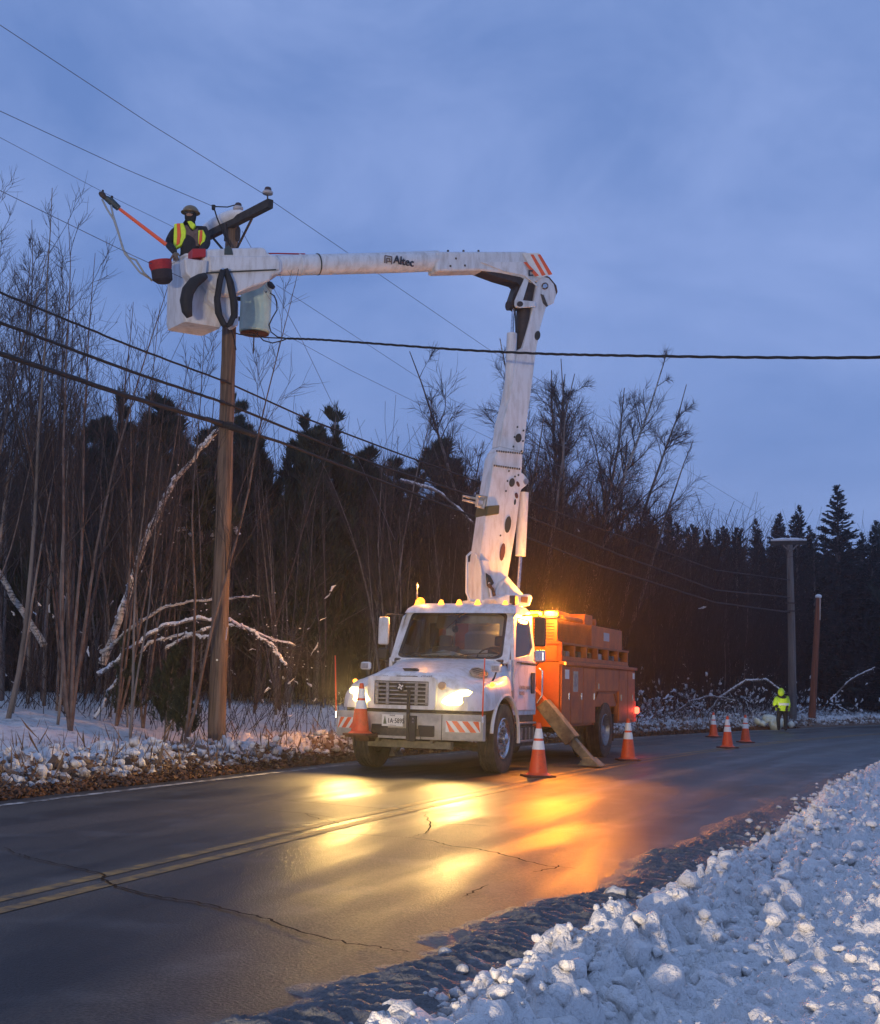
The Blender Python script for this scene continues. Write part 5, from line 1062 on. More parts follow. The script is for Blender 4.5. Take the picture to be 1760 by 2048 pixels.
# ------------------------------------------------------------------ the boom
BO = Vector((.90, 22.45, 0)); BD = Vector((-.89, -.456, 0)).normalized(); BN = Vector((-BD.y, BD.x, 0))      # boom plane: origin, way to the bucket, normal
if BN.y > 0: BN = -BN
def bp_(u, v, off=0.0):
    """point (u, v) on the upright plane in which the boom works, off metres in front of it, in truck coordinates"""
    r = Vector(ray(u, v)); o = Vector((0, 0, CAM_H)); t = (BO + BN * off - o).dot(BN) / r.dot(BN); return L(o + r * t)
nL = Vector((BN.dot(_ex), BN.dot(_ey), 0)); dL = Vector((BD.dot(_ex), BD.dot(_ey), 0))
def bprism(name, poly, t0, t1, m, parent=truck, bevel=.015, ref=0.0):
    """plate or housing whose outline lies in the boom plane and whose thickness runs from t0 to t1 along the normal"""
    P = [bp_(u, v, ref) for u, v in poly]; n = len(P); mb = MB(); mb.add([p + nL * (t0 - ref) for p in P] + [p + nL * (t1 - ref) for p in P], [tuple(range(n - 1, -1, -1)), tuple(range(n, 2 * n))] + [(i, (i + 1) % n, n + (i + 1) % n, n + i) for i in range(n)])
    return mb.build(name, m, parent, bevel=bevel)
def btube(name, pts, r, m, parent=truck, off=0.0, n=12, smooth='auto'):
    return MB().tube([bp_(u, v, off) for u, v in pts], r, n).build(name, m, parent, smooth=smooth)
# pedestal and turntable
MB().lathe([(.42, 1.5), (.42, 2.15), (.36, 2.2), (.36, 2.62), (.48, 2.64), (.48, 2.72)], L((BO.x, BO.y, 0)), 'Z', 24).build('pedestal', M['white_boom'], truck, smooth='auto')
lo = M['white_boom']
low = bprism('lower_boom', [(957, 1128), (966, 1195), (1020, 1195), (1040, 1192), (1016, 1152), (1032, 1060), (1041, 985), (1046, 905), (1000, 893), (988, 915), (975, 1000)], -.17, .17, lo, ref=.17)
bprism('boom_band', [(991, 932), (1042, 938), (1045, 905), (995, 901)], -.18, .182, M['white_boom'], low, ref=.18, bevel=.004)
bprism('boom_throat', [(1000, 893), (1047, 905), (1053, 850), (1064, 770), (1072, 705), (1081, 655), (1093, 612), (1108, 606), (1113, 588), (1108, 568), (1098, 556), (1084, 552), (1074, 563), (1068, 600), (1060, 640), (1046, 695), (1036, 700), (1018, 800), (1006, 845)], -.15, .15, lo, low, ref=.15)
bprism('base_foot', [(1016, 1152), (1048, 1190), (1050, 1200), (985, 1200), (1000, 1165)], -.26, .26, lo, low, ref=.26)
bprism('base_foot', [(962, 1120), (980, 1120), (985, 1202), (962, 1202)], -.26, .24, lo, low, ref=.24)
rv = MB(); rv2 = MB()
for k in range(12):
    f = k / 11; rv.box(bp_(994 + 50 * f, 902 + 5 * f, .19), (.022, .02, .03)); rv2.box(bp_(989 + 50 * f, 931 + 7 * f, .19), (.022, .02, .03))
rv.build('rivets', M['chassis'], low); rv2.build('rivets', M['chassis'], low)
def patch(c, w_, h_, m, off=.175, tilt=0.13, nm='inspection_cover'):
    u, v = c; P = []
    for k in range(12):
        a = 2 * math.pi * k / 12; x, y = w_ * math.cos(a), h_ * math.sin(a); P.append((u + x * math.cos(tilt) - y * math.sin(tilt), v + x * math.sin(tilt) + y * math.cos(tilt)))
    bprism(nm, P, off - .01, off + .006, m, low, bevel=0, ref=off)
M['hole'] = mat('hole', (.03, .035, .03), .7); M['hole_red'] = mat('hole_red', (.09, .03, .03), .7)
patch((1037, 876), 6, 9, M['hole'], .155, .1); patch((1024, 965), 5.5, 9, M['hole']); patch((1016, 1049), 6, 17, M['hole']); patch((1005, 1104), 5, 18, M['hole_red']); patch((1075, 671), 5.5, 9.5, M['hole'], .155)
patch((1036, 968), 2.5, 6, M['hole_red'], .175, -.4); patch((1033, 991), 3, 6, M['hole_red'], .175, -.2); patch((1030, 1004), 1.8, 6, M['hole'], .175, .1)
for c in ((1035, 854), (1047, 861), (1029, 874), (1046, 882), (1027, 893), (1043, 902), (1018, 942), (1037, 950), (1015, 962), (1030, 953), (1012, 982), (1001, 1071)): patch(c, 1.5, 2, M['hole'], .155 if c[1] < 905 else .175, 0, 'bolt')
patch((1090, 572), 6.5, 7, M['rust'], .16, 0, 'pivot_pin'); bprism('pivot_cap', [(1086, 569), (1092, 567), (1095, 573), (1090, 577), (1085, 575)], .16, .19, M['chrome'], low, ref=.18, bevel=.004)
bprism('cam_slot', [(1081, 588), (1087, 590), (1092, 603), (1096, 612), (1093, 614), (1086, 606), (1083, 595)], .152, .162, M['chassis'], low, ref=.155, bevel=0)
# olive tie box and the cream tool rest
bprism('tie_box', [(974, 1012), (999, 1010), (998, 1028), (972, 1032)], -.2, .21, mat('olive', (.085, .085, .04), .7), low, ref=.2)
btube('tool_rest', [(975, 1015), (952, 1006), (925, 1000), (926, 992), (950, 997), (976, 1000)], .022, M['cream_body'], low, .1, 6)
btube('tool_rest_clamp', [(955, 990), (953, 1012), (966, 1016), (972, 994), (955, 992)], .03, M['cream_body'], low, .14, 6)
# lift cylinder on the right, leveling cylinder on the left, dark elbow cylinder
btube('lift_cylinder', [(1047, 985), (1041, 1112)], .092, lo, truck, -.05, 16); btube('lift_rod', [(1041, 1112), (1035, 1190)], .035, M['chrome'], truck, -.05, 10)
bprism('lift_lug', [(1036, 940), (1048, 948), (1056, 958), (1054, 970), (1044, 978), (1034, 1000), (1030, 1010), (1034, 960)], -.16, .16, lo, low, ref=.16); patch((1052, 963), 5, 6, M['dull_metal'], .165, 0, 'pin_cap')
btube('elbow_cylinder', [(1024, 667), (1018, 812)], .092, lo, truck, .05, 16); btube('elbow_rod', [(1027, 612), (1024, 667)], .030, M['chrome'], truck, .05, 10); btube('hydraulic_line', [(1030, 612), (1032, 670), (1034, 730), (1028, 790), (1022, 830)], .012, M['black_rubber'], truck, .08, 6)
M['grime'] = mat('grime', (.055, .038, .03), .6, color2=(.02, .016, .014), scale=9)
btube('main_elbow_ram', [(1052, 570), (1047, 640), (1042, 700)], [.13, .14, .11], M['grime'], truck, -.02, 16)
bprism('link_arm', [(1060, 556), (1051, 552), (1031, 600), (1030, 610), (1038, 616), (1045, 606)], .12, .17, lo, truck, ref=.17)
bprism('link_arm', [(1030, 600), (1040, 600), (1070, 603), (1072, 614), (1040, 616), (1030, 614)], .175, .215, lo, truck, ref=.2)
patch((1040, 608), 6, 5.5, M['grime'], .218, 0, 'link_pin'); btube('link_roller', [(1015, 612), (1030, 612)], .085, M['grime'], truck, .02, 12)
bprism('elbow_core', [(1040, 548), (1078, 556), (1072, 612), (1035, 618), (1022, 606), (1034, 570)], -.12, .10, M['grime'], truck, ref=.1)
# hoops beside the turret and the winch housing with its window
btube('guard_hoop', [(943, 1104), (934, 1112), (933, 1185), (940, 1200), (962, 1204)], .022, M['white_paint'], truck, .35, 6); btube('guard_hoop', [(950, 1107), (958, 1120), (964, 1150)], .018, M['white_paint'], truck, .35, 6)
btube('guard_hoop', [(978, 1165), (984, 1200)], .02, M['white_paint'], truck, .3, 6); btube('guard_hoop', [(1000, 1175), (1008, 1163), (1020, 1168)], .018, M['white_paint'], truck, .3, 6)
bprism('swing_housing', [(988, 1198), (1012, 1188), (1062, 1188), (1066, 1194), (1060, 1212), (1000, 1214)], .1, .62, M['white_paint'], truck, ref=.62, bevel=.03)
bprism('housing_window', [(1043, 1193), (1056, 1194), (1055, 1206), (1042, 1204)], .62, .63, M['hole_red'], truck, ref=.63, bevel=0)
bprism('base_opening', [(972, 1146), (981, 1152), (988, 1166), (983, 1172), (974, 1168)], .255, .27, M['hole'], low, ref=.27, bevel=0)
btube('turret_hose', [(976, 1168), (985, 1180), (990, 1200)], .035, M['rust'], truck, .3, 8)

# upper boom: glass fibre tube, steel root, elbow head with warning stripes
ub_ = btube('upper_boom', [(553, 531), (640, 529), (760, 526), (876, 522)], [.170, .172, .176, .18], lo, truck, 0, 20)
bprism('boom_root', [(872, 502), (1052, 502), (1064, 508), (1082, 540), (1086, 556), (1070, 566), (1050, 556), (1000, 546), (960, 541), (872, 543)], -.175, .175, lo, ub_, ref=.175, bevel=.05)
bprism('root_gusset', [(962, 524), (1046, 524), (1062, 560), (1074, 568), (1076, 574), (1050, 552), (1010, 543)], .176, .20, M['white_paint'], ub_, ref=.2, bevel=.004)
bprism('elbow_knuckle', [(1082, 545), (1100, 553), (1114, 570), (1117, 584), (1110, 596), (1096, 600), (1080, 590), (1074, 565)], -.16, .12, M['rust'], ub_, ref=.12, bevel=.03)
bprism('boom_belly', [(960, 541), (1000, 543), (1040, 552), (1050, 560), (1044, 575), (1034, 566), (1000, 556)], -.16, .15, M['grime'], ub_, ref=.15)
for x, w_ in ((599, 3), (635, 2), (873, 4)): 
    t = (x - 553) / 323; y = 531 - 9 * t; MB().tube([bp_(x - w_ / 2, y), bp_(x + w_ / 2, y)], .182, 20).build('boom_collar', M['white_boom'] if w_ > 2 else M['hole'], ub_, smooth='auto')
for dx in (0, 14, 28):
    bprism('warning_stripe', [(1047 + dx, 509 if dx else 524), (1053 + dx, 509 if dx else 524), (1078 + dx * .95, 551 - dx * .1), (1071 + dx * .95, 553 - dx * .1)], .202, .206, M['stripe_orange'], ub_, ref=.205, bevel=0)
bprism('stripe_ground', [(1045, 506), (1078, 506), (1104, 549), (1080, 556), (1070, 552)], .2005, .2015, M['stripe_white'], ub_, ref=.2, bevel=0)
o_ = bp_(787, 519, .20); text('boom_lettering', 'Altec', .20, o_, -dL, (0, 0, 1), M['ink'], ub_, bold=.002, sx=.9, ext=.012)
lg = MB(); a0 = bp_(770, 511, .19); up = Vector((0, 0, 1)); rt = -dL
def bar(a, b, c, d, th=.022):
    p, q = a0 + rt * a + up * b, a0 + rt * c + up * d; lg.tube([p, q], th / 2, 4)
for seg in ((0, 0, .125, 0), (0, 0, 0, -.13), (.125, 0, .125, -.13), (.035, -.04, .09, -.04), (.035, -.04, .035, -.13), (.09, -.04, .09, -.09), (.035, -.09, .125, -.09)): bar(*seg)
lg.build('boom_logo', mat('logo_brown', (.16, .13, .12), .6), ub_)
bprism('letter_mark', [(1057, 540), (1066, 540), (1066, 543), (1060, 543), (1060, 549), (1066, 549), (1066, 552), (1057, 552)], .207, .21, M['ink'], ub_, ref=.21, bevel=0)
bl = MB()
for u, v in ((896, 503), (927, 503), (957, 503)): bl.box(bp_(u, v, 0), (.03, .03, .05))
for u, v in ((912, 517), (901, 532), (930, 531)): bl.box(bp_(u, v, .18), (.025, .025, .03))
bl.build('boom_bolts', M['chassis'], ub_)
btube('red_guide', [(528, 507), (560, 507), (610, 508)], .012, mat('red_line', (.35, .01, .02), .5), ub_, .05, 5)
# jib shell at the boom tip
jib = bprism('jib_shell', [(408, 497), (530, 493), (536, 505), (556, 511), (565, 522), (565, 545), (545, 552), (540, 562), (500, 576), (468, 590), (448, 590), (425, 574), (410, 552), (404, 530)], -.22, .22, lo, truck, ref=.22, bevel=.06)
bprism('jib_cover', [(418, 512), (548, 512), (560, 522), (560, 540), (500, 541), (420, 543)], .2, .25, lo, jib, ref=.25, bevel=.035)
bprism('jib_seam', [(405, 545), (552, 538), (552, 540), (405, 547)], .221, .252, M['hole'], jib, ref=.25, bevel=0)
bprism('jib_pad', [(449, 509), (450, 496), (457, 490), (464, 497), (467, 509)], .05, .24, mat('pad_green', (.05, .07, .07), .7), jib, ref=.24, bevel=.01)
bprism('jib_knob', [(441, 537), (447, 535), (451, 541), (449, 552), (444, 556), (440, 549)], .25, .32, M['chrome'], jib, ref=.3, bevel=.02)
bprism('jib_bracket', [(420, 560), (452, 592), (478, 600), (478, 650), (468, 655), (440, 620), (415, 600)], -.2, .05, M['white_boom'], jib, ref=.05, bevel=.03)
# ---- the bucket: four walls, floor and lip, open on top
c0 = at(368, 642, 20.0); zb = c0.z; zt = zb + 1.08
def gz(u, v): r = Vector(ray(u, v)); o = Vector((0, 0, CAM_H)); return o + r * ((zb - CAM_H) / r.z)
cl_ = at(329, 662, 20.0); 
near = gz(368, 642); lft = gz(329, 661); rgt = gz(447, 655); far = lft + rgt - near
bot = [near, rgt, far, lft]; cc = (near + rgt + far + lft) / 4
topc = [cc + (p - cc) * 1.06 + Vector((0, 0, 1.08)) for p in bot]; inn = [cc + (p - cc) * .92 + Vector((0, 0, 1.08)) for p in bot]; inb = [cc + (p - cc) * .88 + Vector((0, 0, .05)) for p in bot]
def rc(P, r_=.09, n=4):
    out = []
    for i in range(4):
        p, a, b = P[i], P[i - 1], P[(i + 1) % 4]; da, db = (a - p).normalized() * r_, (b - p).normalized() * r_
        for k in range(n + 1): t = k / n; out.append((p + da) * (1 - t) ** 2 + p * 2 * t * (1 - t) + (p + db) * t ** 2)
    return [L(q) for q in out]
bk_in = [cc + (p - cc) * .93 + Vector((0, 0, .0)) for p in bot]
mid = [cc + (p - cc) * .99 + Vector((0, 0, .09)) for p in bot]
bucket = MB().loft([rc(inb, .07), rc(inn, .07), rc(topc, .09), rc(mid, .08), rc(bk_in, .08)], caps=True).build('bucket', lo, truck, smooth='auto')
lip = [cc + (p - cc) * 1.10 + Vector((0, 0, 1.07)) for p in bot]; lip2 = [q + Vector((0, 0, .035)) for q in lip]; in2 = [cc + (p - cc) * .95 + Vector((0, 0, 1.105)) for p in bot]; in1 = [cc + (p - cc) * .95 + Vector((0, 0, 1.07)) for p in bot]
MB().loft([rc(in1), rc(lip), rc(lip2), rc(in2)], caps=False).build('bucket_lip', lo, bucket, smooth='auto')
sv = L(near.lerp(rgt, .55) + Vector((0, 0, .62))); 
bprism('control_box', [(385, 497), (412, 497), (412, 513), (385, 515)], .05, .30, mat('control_red', (.40, .02, .02), .5), bucket, ref=.3, bevel=.01)
bprism('control_mount', [(368, 515), (412, 520), (410, 560), (390, 566), (372, 545)], -.02, .26, M['white_boom'], bucket, ref=.26, bevel=.03)
btube('control_lever', [(410, 522), (408, 545), (404, 556)], .035, M['white_boom'], bucket, .32, 6)

# ---- things hung on the bucket
zz = empty('rubber_hose', Wd(bp_(405, 556, .45))); tag(zz, 'thick black rubber line hose hung over the bucket side, curling down to the left', 'hose', 'black hoses on the bucket')
P = [Wd(bp_(u, v, .46)) - zz.location for u, v in ((412, 551), (402, 556), (388, 565), (376, 582), (372, 602), (374, 622), (379, 634))]
MB().tube(P, [.05, .075, .09, .10, .10, .085, .05], 10).build('hose_body', M['black_rubber'], zz, smooth=True)
zz = empty('lifting_strap', Wd(bp_(446, 545, .32))); tag(zz, 'long black strap looped over the jib knob and hanging in a V', 'strap', 'black straps on the jib')
for pts in (((446, 540), (440, 560), (434, 600), (436, 625), (447, 648), (452, 652)), ((450, 538), (458, 560), (466, 600), (468, 630), (460, 648), (452, 652)), ((452, 542), (462, 565), (470, 610), (469, 636))):
    P = [Wd(bp_(u, v, .36)) - zz.location for u, v in pts]; MB().tube(P, [.05] * len(P), 6, squash=.45).build('strap_band', M['black_rubber'], zz, smooth=True)
zz = empty('rubber_blanket', Wd(bp_(432, 600, -.25))); tag(zz, 'black rubber blanket hanging behind the strap under the jib', 'blanket')
bb = bprism('blanket_sheet', [(428, 592), (440, 598), (446, 640), (438, 636), (430, 620)], .28, .32, M['black_rubber'], None, ref=.3, bevel=.01); bb.parent = zz
for v_ in bb.data.vertices: v_.co = Wd(v_.co) - zz.location
# red tool bag
tb = empty('tool_bag', Wd(bp_(322, 545, .35))); tag(tb, 'red canvas tool bag with black base hanging on the bucket corner', 'bag')
cxy = Wd(bp_(322, 540, .35)) - tb.location; rgt_ = -BD; fw = BN
def ringb(rx, ry, u, v, tilt=0.0):
    c = Wd(bp_(u, v, .35)) - tb.location; return [c + rgt_ * rx * math.cos(a) + fw * ry * math.sin(a) + Vector((0, 0, tilt * rx * math.cos(a))) for a in np.linspace(0, 2 * math.pi, 17)[:-1]]
MB().loft([ringb(.15, .13, 323, 543, .2), ringb(.175, .15, 321, 532, .2), ringb(.175, .15, 320, 522, .25)]).build('bag_top', M['red_canvas'], tb, smooth='auto')
MB().loft([ringb(.10, .09, 326, 566, .1), ringb(.155, .135, 325, 560, .15), ringb(.158, .138, 323, 541, .2)]).build('bag_base', M['black_canvas'], tb, smooth='auto')
MB().tube([Wd(bp_(u, v, .35)) - tb.location for u, v in ((338, 525), (346, 510), (352, 520))], .02, 6).build('bag_strap', M['brown_cloth'], tb)
# orange hot stick with dark clamp head, and the grey jumper cables
hs_ = empty('hot_stick', Wd(bp_(330, 486, .1))); tag(hs_, 'orange insulated stick reaching up and out from the bucket with dark clamp at the end', 'pole')
S_ = lambda u, v, o=.1: Wd(bp_(u, v, o)) - hs_.location
M['stick'] = mat('stick', (.85, .14, .05), .25, coat=.6)
MB().tube([S_(332, 489), S_(238, 417)], [.034, .026], 10).build('shaft', M['stick'], hs_, smooth='auto')
MB().tube([S_(238, 417), S_(222, 403), S_(212, 396)], [.05, .06, .045], 8).build('grip_head', mat('head_green', (.03, .05, .055), .6), hs_, smooth='auto')
MB().tube([S_(212, 397), S_(204, 388), S_(198, 385)], [.035, .05, .02], 7).tube([S_(204, 392), S_(206, 380)], [.03, .015], 6).tube([S_(222, 403), S_(224, 392)], [.03, .02], 6).build('clamp', M['grime'], hs_)
jc = empty('jumper_cable', Wd(bp_(300, 560, .3))); tag(jc, 'pair of grey jumper cables drooping from the stick clamp down to the tool bag', 'cable')
for pts in (((204, 398), (214, 418), (228, 440), (238, 470), (250, 508), (262, 522), (280, 545), (298, 556)), ((222, 410), (226, 430), (236, 462), (246, 498), (258, 515), (272, 520), (288, 546), (305, 562))):
    P = [Vector(q) for q in [Wd(bp_(u, v, .2)) - jc.location for u, v in pts]]; MB().tube(P, .016, 6).build('cable_strand', M['cable_grey'], jc, smooth=True)

# ------------------------------------------------------------------ people
def figure(name, joints, edges, radii, m, parent, root=0, sub=2):
    me = bpy.data.meshes.new(name); me.from_pydata([tuple(j) for j in joints], edges, []); me.update(); o = link(name, me, None, parent); me.materials.append(m)
    o.modifiers.new('skin', 'SKIN'); sv_ = me.skin_vertices[0].data
    for i, r_ in enumerate(radii): sv_[i].radius = r_ if hasattr(r_, '__len__') else (r_, r_); sv_[i].use_root = (i == root)
    s_ = o.modifiers.new('sub', 'SUBSURF'); s_.levels = sub; s_.render_levels = sub
    for p in me.polygons: p.use_smooth = True
    o.modifiers['skin'].use_smooth_shade = True
    return o
def ell(c, r, n=12, m_=8): 
    prof = [(math.sin(math.pi * k / m_), -math.cos(math.pi * k / m_)) for k in range(m_ + 1)]; mb = MB().lathe([(max(a, .01), b) for a, b in prof], (0, 0, 0), 'Z', n); mb.v = [(c[0] + x * r[0], c[1] + y * r[1], c[2] + z * r[2]) for x, y, z in mb.v]; return mb
def hand(parent, wrist, dirn, up, s_=1.0, m=None):
    wrist, dirn, up = Vector(wrist), Vector(dirn).normalized(), Vector(up).normalized(); side = dirn.cross(up).normalized(); J = [wrist, wrist + dirn * .05 * s_, wrist + dirn * .085 * s_]; E = [(0, 1), (1, 2)]; Rd = [.028 * s_, (.042 * s_, .022 * s_), (.036 * s_, .02 * s_)]
    for k, (o_, ln) in enumerate(((-.030, .065), (-.010, .078), (.010, .074), (.030, .058))):
        b = len(J); J += [wrist + dirn * .09 * s_ + side * o_ * s_, wrist + dirn * (.09 + ln * .5) * s_ + side * o_ * s_ - up * .018 * s_, wrist + dirn * (.09 + ln * .75) * s_ + side * o_ * s_ - up * .05 * s_]; E += [(2, b), (b, b + 1), (b + 1, b + 2)]; Rd += [.012 * s_, .011 * s_, .009 * s_]
    b = len(J); J += [wrist + dirn * .045 * s_ - side * .045 * s_, wrist + dirn * .08 * s_ - side * .06 * s_ - up * .02 * s_]; E += [(1, b), (b, b + 1)]; Rd += [.014 * s_, .011 * s_]
    return figure('glove', J, E, Rd, m or M['dark_cloth'], parent, 1, 1)
# the lineman standing in the bucket
ff = L(cc); feet = Wd((ff.x, ff.y, zb + .06)); hd = at(381, 432, feet.y - .05); 
ln_ = empty('person', feet); tag(ln_, 'lineman in yellow vest with orange stripes and tan helmet standing in the raised bucket', 'person')
Hh = hd.z - feet.z; dx = hd.x - feet.x; dyh = hd.y - feet.y
k_ = Hh / 1.64
def J_(x, y, z): return Vector((x + dx * min(1, z / 1.3), y + dyh * min(1, z / 1.3), z * k_))
rs = at(349, 462, feet.y) - feet; ls = at(409, 462, feet.y) - feet; re = at(337, 488, feet.y - .12) - feet; le = at(413, 488, feet.y - .12) - feet; rh = at(350, 505, feet.y - .38) - feet; lh = at(398, 507, feet.y - .40) - feet
pj = [J_(0, 0, .93), J_(0, 0, 1.12), J_(0, 0, 1.32), J_(0, 0, 1.47), J_(0, 0, 1.58), rs, re, rh, ls, le, lh, J_(-.11, 0, .86), J_(-.12, .02, .48), J_(-.12, .03, .08), J_(-.12, -.10, .03), J_(.11, 0, .86), J_(.12, .02, .48), J_(.12, .03, .08), J_(.12, -.10, .03)]
figure('body', pj, [(0, 1), (1, 2), (2, 3), (3, 4), (2, 5), (5, 6), (6, 7), (2, 8), (8, 9), (9, 10), (0, 11), (11, 12), (12, 13), (13, 14), (0, 15), (15, 16), (16, 17), (17, 18)],
       [(.19, .14), (.20, .15), (.21, .15), .08, .07, .095, .075, .05, .095, .075, .05, .12, .085, .06, .05, .12, .085, .06, .05], M['dark_cloth'], ln_, 0)
hc = hd - feet
ell(hc, (.098, .118, .145)).build('head', M['dark_cloth'], ln_, smooth=True)
ell(hc + Vector((0, -.085, .005)), (.062, .045, .055)).build('face', M['skin'], ln_, smooth=True)
MB().add(*(lambda b: (b.v, b.f))(ell(hc + Vector((0, -.128, -.008)), (.012, .018, .018), 6, 4))).build('nose', M['skin'], ln_, smooth=True)
hm = ell(hc + Vector((0, .0, .06)), (.135, .155, .115)); hm.v = [(x, y, max(z, hc.z + .045)) for x, y, z in hm.v]; hm.build('helmet', M['helmet'], ln_, smooth='auto')
MB().lathe([(.13, .0), (.155, -.006), (.158, .004), (.13, .02)], hc + Vector((0, -.012, .05)), 'Z', 20, caps=False).build('helmet_brim', M['helmet'], ln_, smooth='auto')
MB().box(hc + Vector((.0, -.10, .015)), (.15, .06, .04)).build('goggles', M['black_plastic'], ln_, bevel=.012)
def vest_panel(pts, off, mm, nm, parent=ln_, th=.012):
    P = [at(u, v, feet.y - off) - feet for u, v in pts]; mb = MB(); n = len(P); mb.add([p for p in P] + [p + Vector((0, .09, 0)) for p in P], [tuple(range(n - 1, -1, -1)), tuple(range(n, 2 * n))] + [(i, (i + 1) % n, n + (i + 1) % n, n + i) for i in range(n)]); return mb.build(nm, mm, parent, bevel=.015)
vr = vest_panel([(348, 447), (366, 445), (372, 460), (371, 476), (363, 490), (346, 500), (347, 470)], .21, M['hivis'], 'vest_front')
vl = vest_panel([(396, 460), (406, 459), (411, 470), (409, 485), (403, 492), (396, 486)], .21, M['hivis'], 'vest_front')
vest_panel([(353, 446), (360, 446), (362, 470), (359, 487), (352, 491), (354, 470)], .225, M['stripe_orange'], 'vest_stripe', vr); vest_panel([(400, 459), (405, 460), (404, 480), (399, 490), (397, 484)], .225, M['stripe_orange'], 'vest_stripe', vl)
vest_panel([(374, 442), (382, 441), (391, 449), (386, 458), (380, 454)], .215, M['hivis'], 'collar')
vest_panel([(368, 450), (374, 450), (384, 462), (396, 455), (397, 478), (400, 492), (366, 494), (372, 478)], .19, M['brown_cloth'], 'bib')
hand(ln_, rh, Vector((.2, -.5, -.85)), (0, -1, .3), 1.15, mat('glove_leather', (.15, .12, .09), .8)); hand(ln_, lh, Vector((-.5, -.6, -.3)), (0, -.3, 1), 1.15, mat('glove_leather', (.15, .12, .09), .8))

# ------------------------------------------------------------------ utility pole on the left
PY = 21.6; p0 = at(433, 1486, PY); p1 = at(465, 452, PY)
up_ = empty('utility_pole', p0); tag(up_, 'tall weathered wooden utility pole with crossarm and transformer beside the bucket', 'utility pole')
Q = lambda u, v, Y=PY: at(u, v, Y) - p0
n = 26; P = [(Q(433, 1482)).lerp(Q(465, 452), k / n) for k in range(-1, n + 1)]; gg = np.random.default_rng(4)
MB().tube([p + Vector((gg.normal(0, .004), gg.normal(0, .004), 0)) for p in P], list(np.linspace(.152, .112, len(P))), 18).build('pole', M['pole_wood'], up_, smooth='auto')
gr_ = MB()
for k in range(16):
    a = gg.uniform(math.pi * 1.05, math.pi * 1.95); t0 = gg.uniform(.02, .8); c = P[0].lerp(P[-1], t0); c2 = P[0].lerp(P[-1], min(.98, t0 + gg.uniform(.06, .2))); rr1 = .152 - .04 * t0 + .0005; off = Vector((math.cos(a), math.sin(a), 0)) * rr1
    gr_.tube([c + off, (c + c2) / 2 + off * .99 + Vector((gg.normal(0, .004), 0, 0)), c2 + off * .985], [.001, .004, .001], 4)
gr_.build('drying_cracks', M['hole'], up_)
aC = Q(465, 447, PY - .16); aR = Q(541, 410, PY - 1.05); aL = aC + (aC - aR) * 1.0; aL.z = aC.z - .02; aR.z = aC.z + .04
ad = (aR - aL).normalized(); an_ = Vector((-ad.y, ad.x, 0)).normalized()
mb = MB(); w_, h_ = .055, .075; mb.hull8([aL - an_ * w_ - Vector((0, 0, h_)), aR - an_ * w_ - Vector((0, 0, h_)), aR + an_ * w_ - Vector((0, 0, h_)), aL + an_ * w_ - Vector((0, 0, h_)), aL - an_ * w_ + Vector((0, 0, h_)), aR - an_ * w_ + Vector((0, 0, h_)), aR + an_ * w_ + Vector((0, 0, h_)), aL + an_ * w_ + Vector((0, 0, h_))])
arm = mb.build('crossarm', M['arm_wood'], up_, bevel=.008)
SP = [aL.lerp(aR, t) + Vector((0, 0, .10 + .05 * math.sin(math.pi * min(1, t / .62)))) for t in np.linspace(.02, .62, 9)]
MB().tube(SP, [.05, .09, .105, .11, .115, .115, .11, .10, .05], 10).build('snow_cap', M['snow'], arm, smooth=True)
for s_ in (1, -1): MB().tube([aC + ad * .62 * s_ - Vector((0, 0, .09)), aC + Vector((0, .06, -.62))], .022, 5).build('arm_brace', M['grime'], up_)
def insulator(c, parent):
    MB().lathe([(.012, 0), (.012, .10)], c, 'Z', 6).build('pin', M['grime'], parent)
    o = MB().lathe([(.05, .09), (.085, .10), (.09, .13), (.075, .15), (.055, .155)], c, 'Z', 14).build('insulator', M['porcelain'], parent, smooth='auto'); MB().lathe([(.055, .156), (.06, .18), (.05, .21), (.02, .225)], c, 'Z', 12).build('insulator_cap', M['porcelain_brown'], o, smooth='auto')
insulator(aR - ad * .10 + Vector((0, 0, .09)), up_); insulator(aC + ad * .16 + Vector((0, 0, .10)), up_)
wi = MB(); iC = aC + ad * .16 + Vector((0, 0, .30)); wi.tube([iC, Q(455, 414, PY - .2), Q(427, 413, PY - .3)], .011, 5).tube([Q(427, 413, PY - .3), Q(434, 436, PY - .3), Q(448, 470, PY - .3), Q(462, 494, PY - .3)], .013, 5); wi.lathe([(.03, -.04), (.035, .04)], Q(427, 415, PY - .3), 'Z', 7); wi.build('tap_wire', M['wire_black'], up_)
MB().lathe([(.03, 0), (.045, .05), (.045, .2), (.02, .26)], Q(475, 482, PY - .15), 'Z', 8).lathe([(.02, 0), (.02, .3)], Q(450, 482, PY - .2), 'Z', 8).build('cutout_fuse', M['grime'], up_)
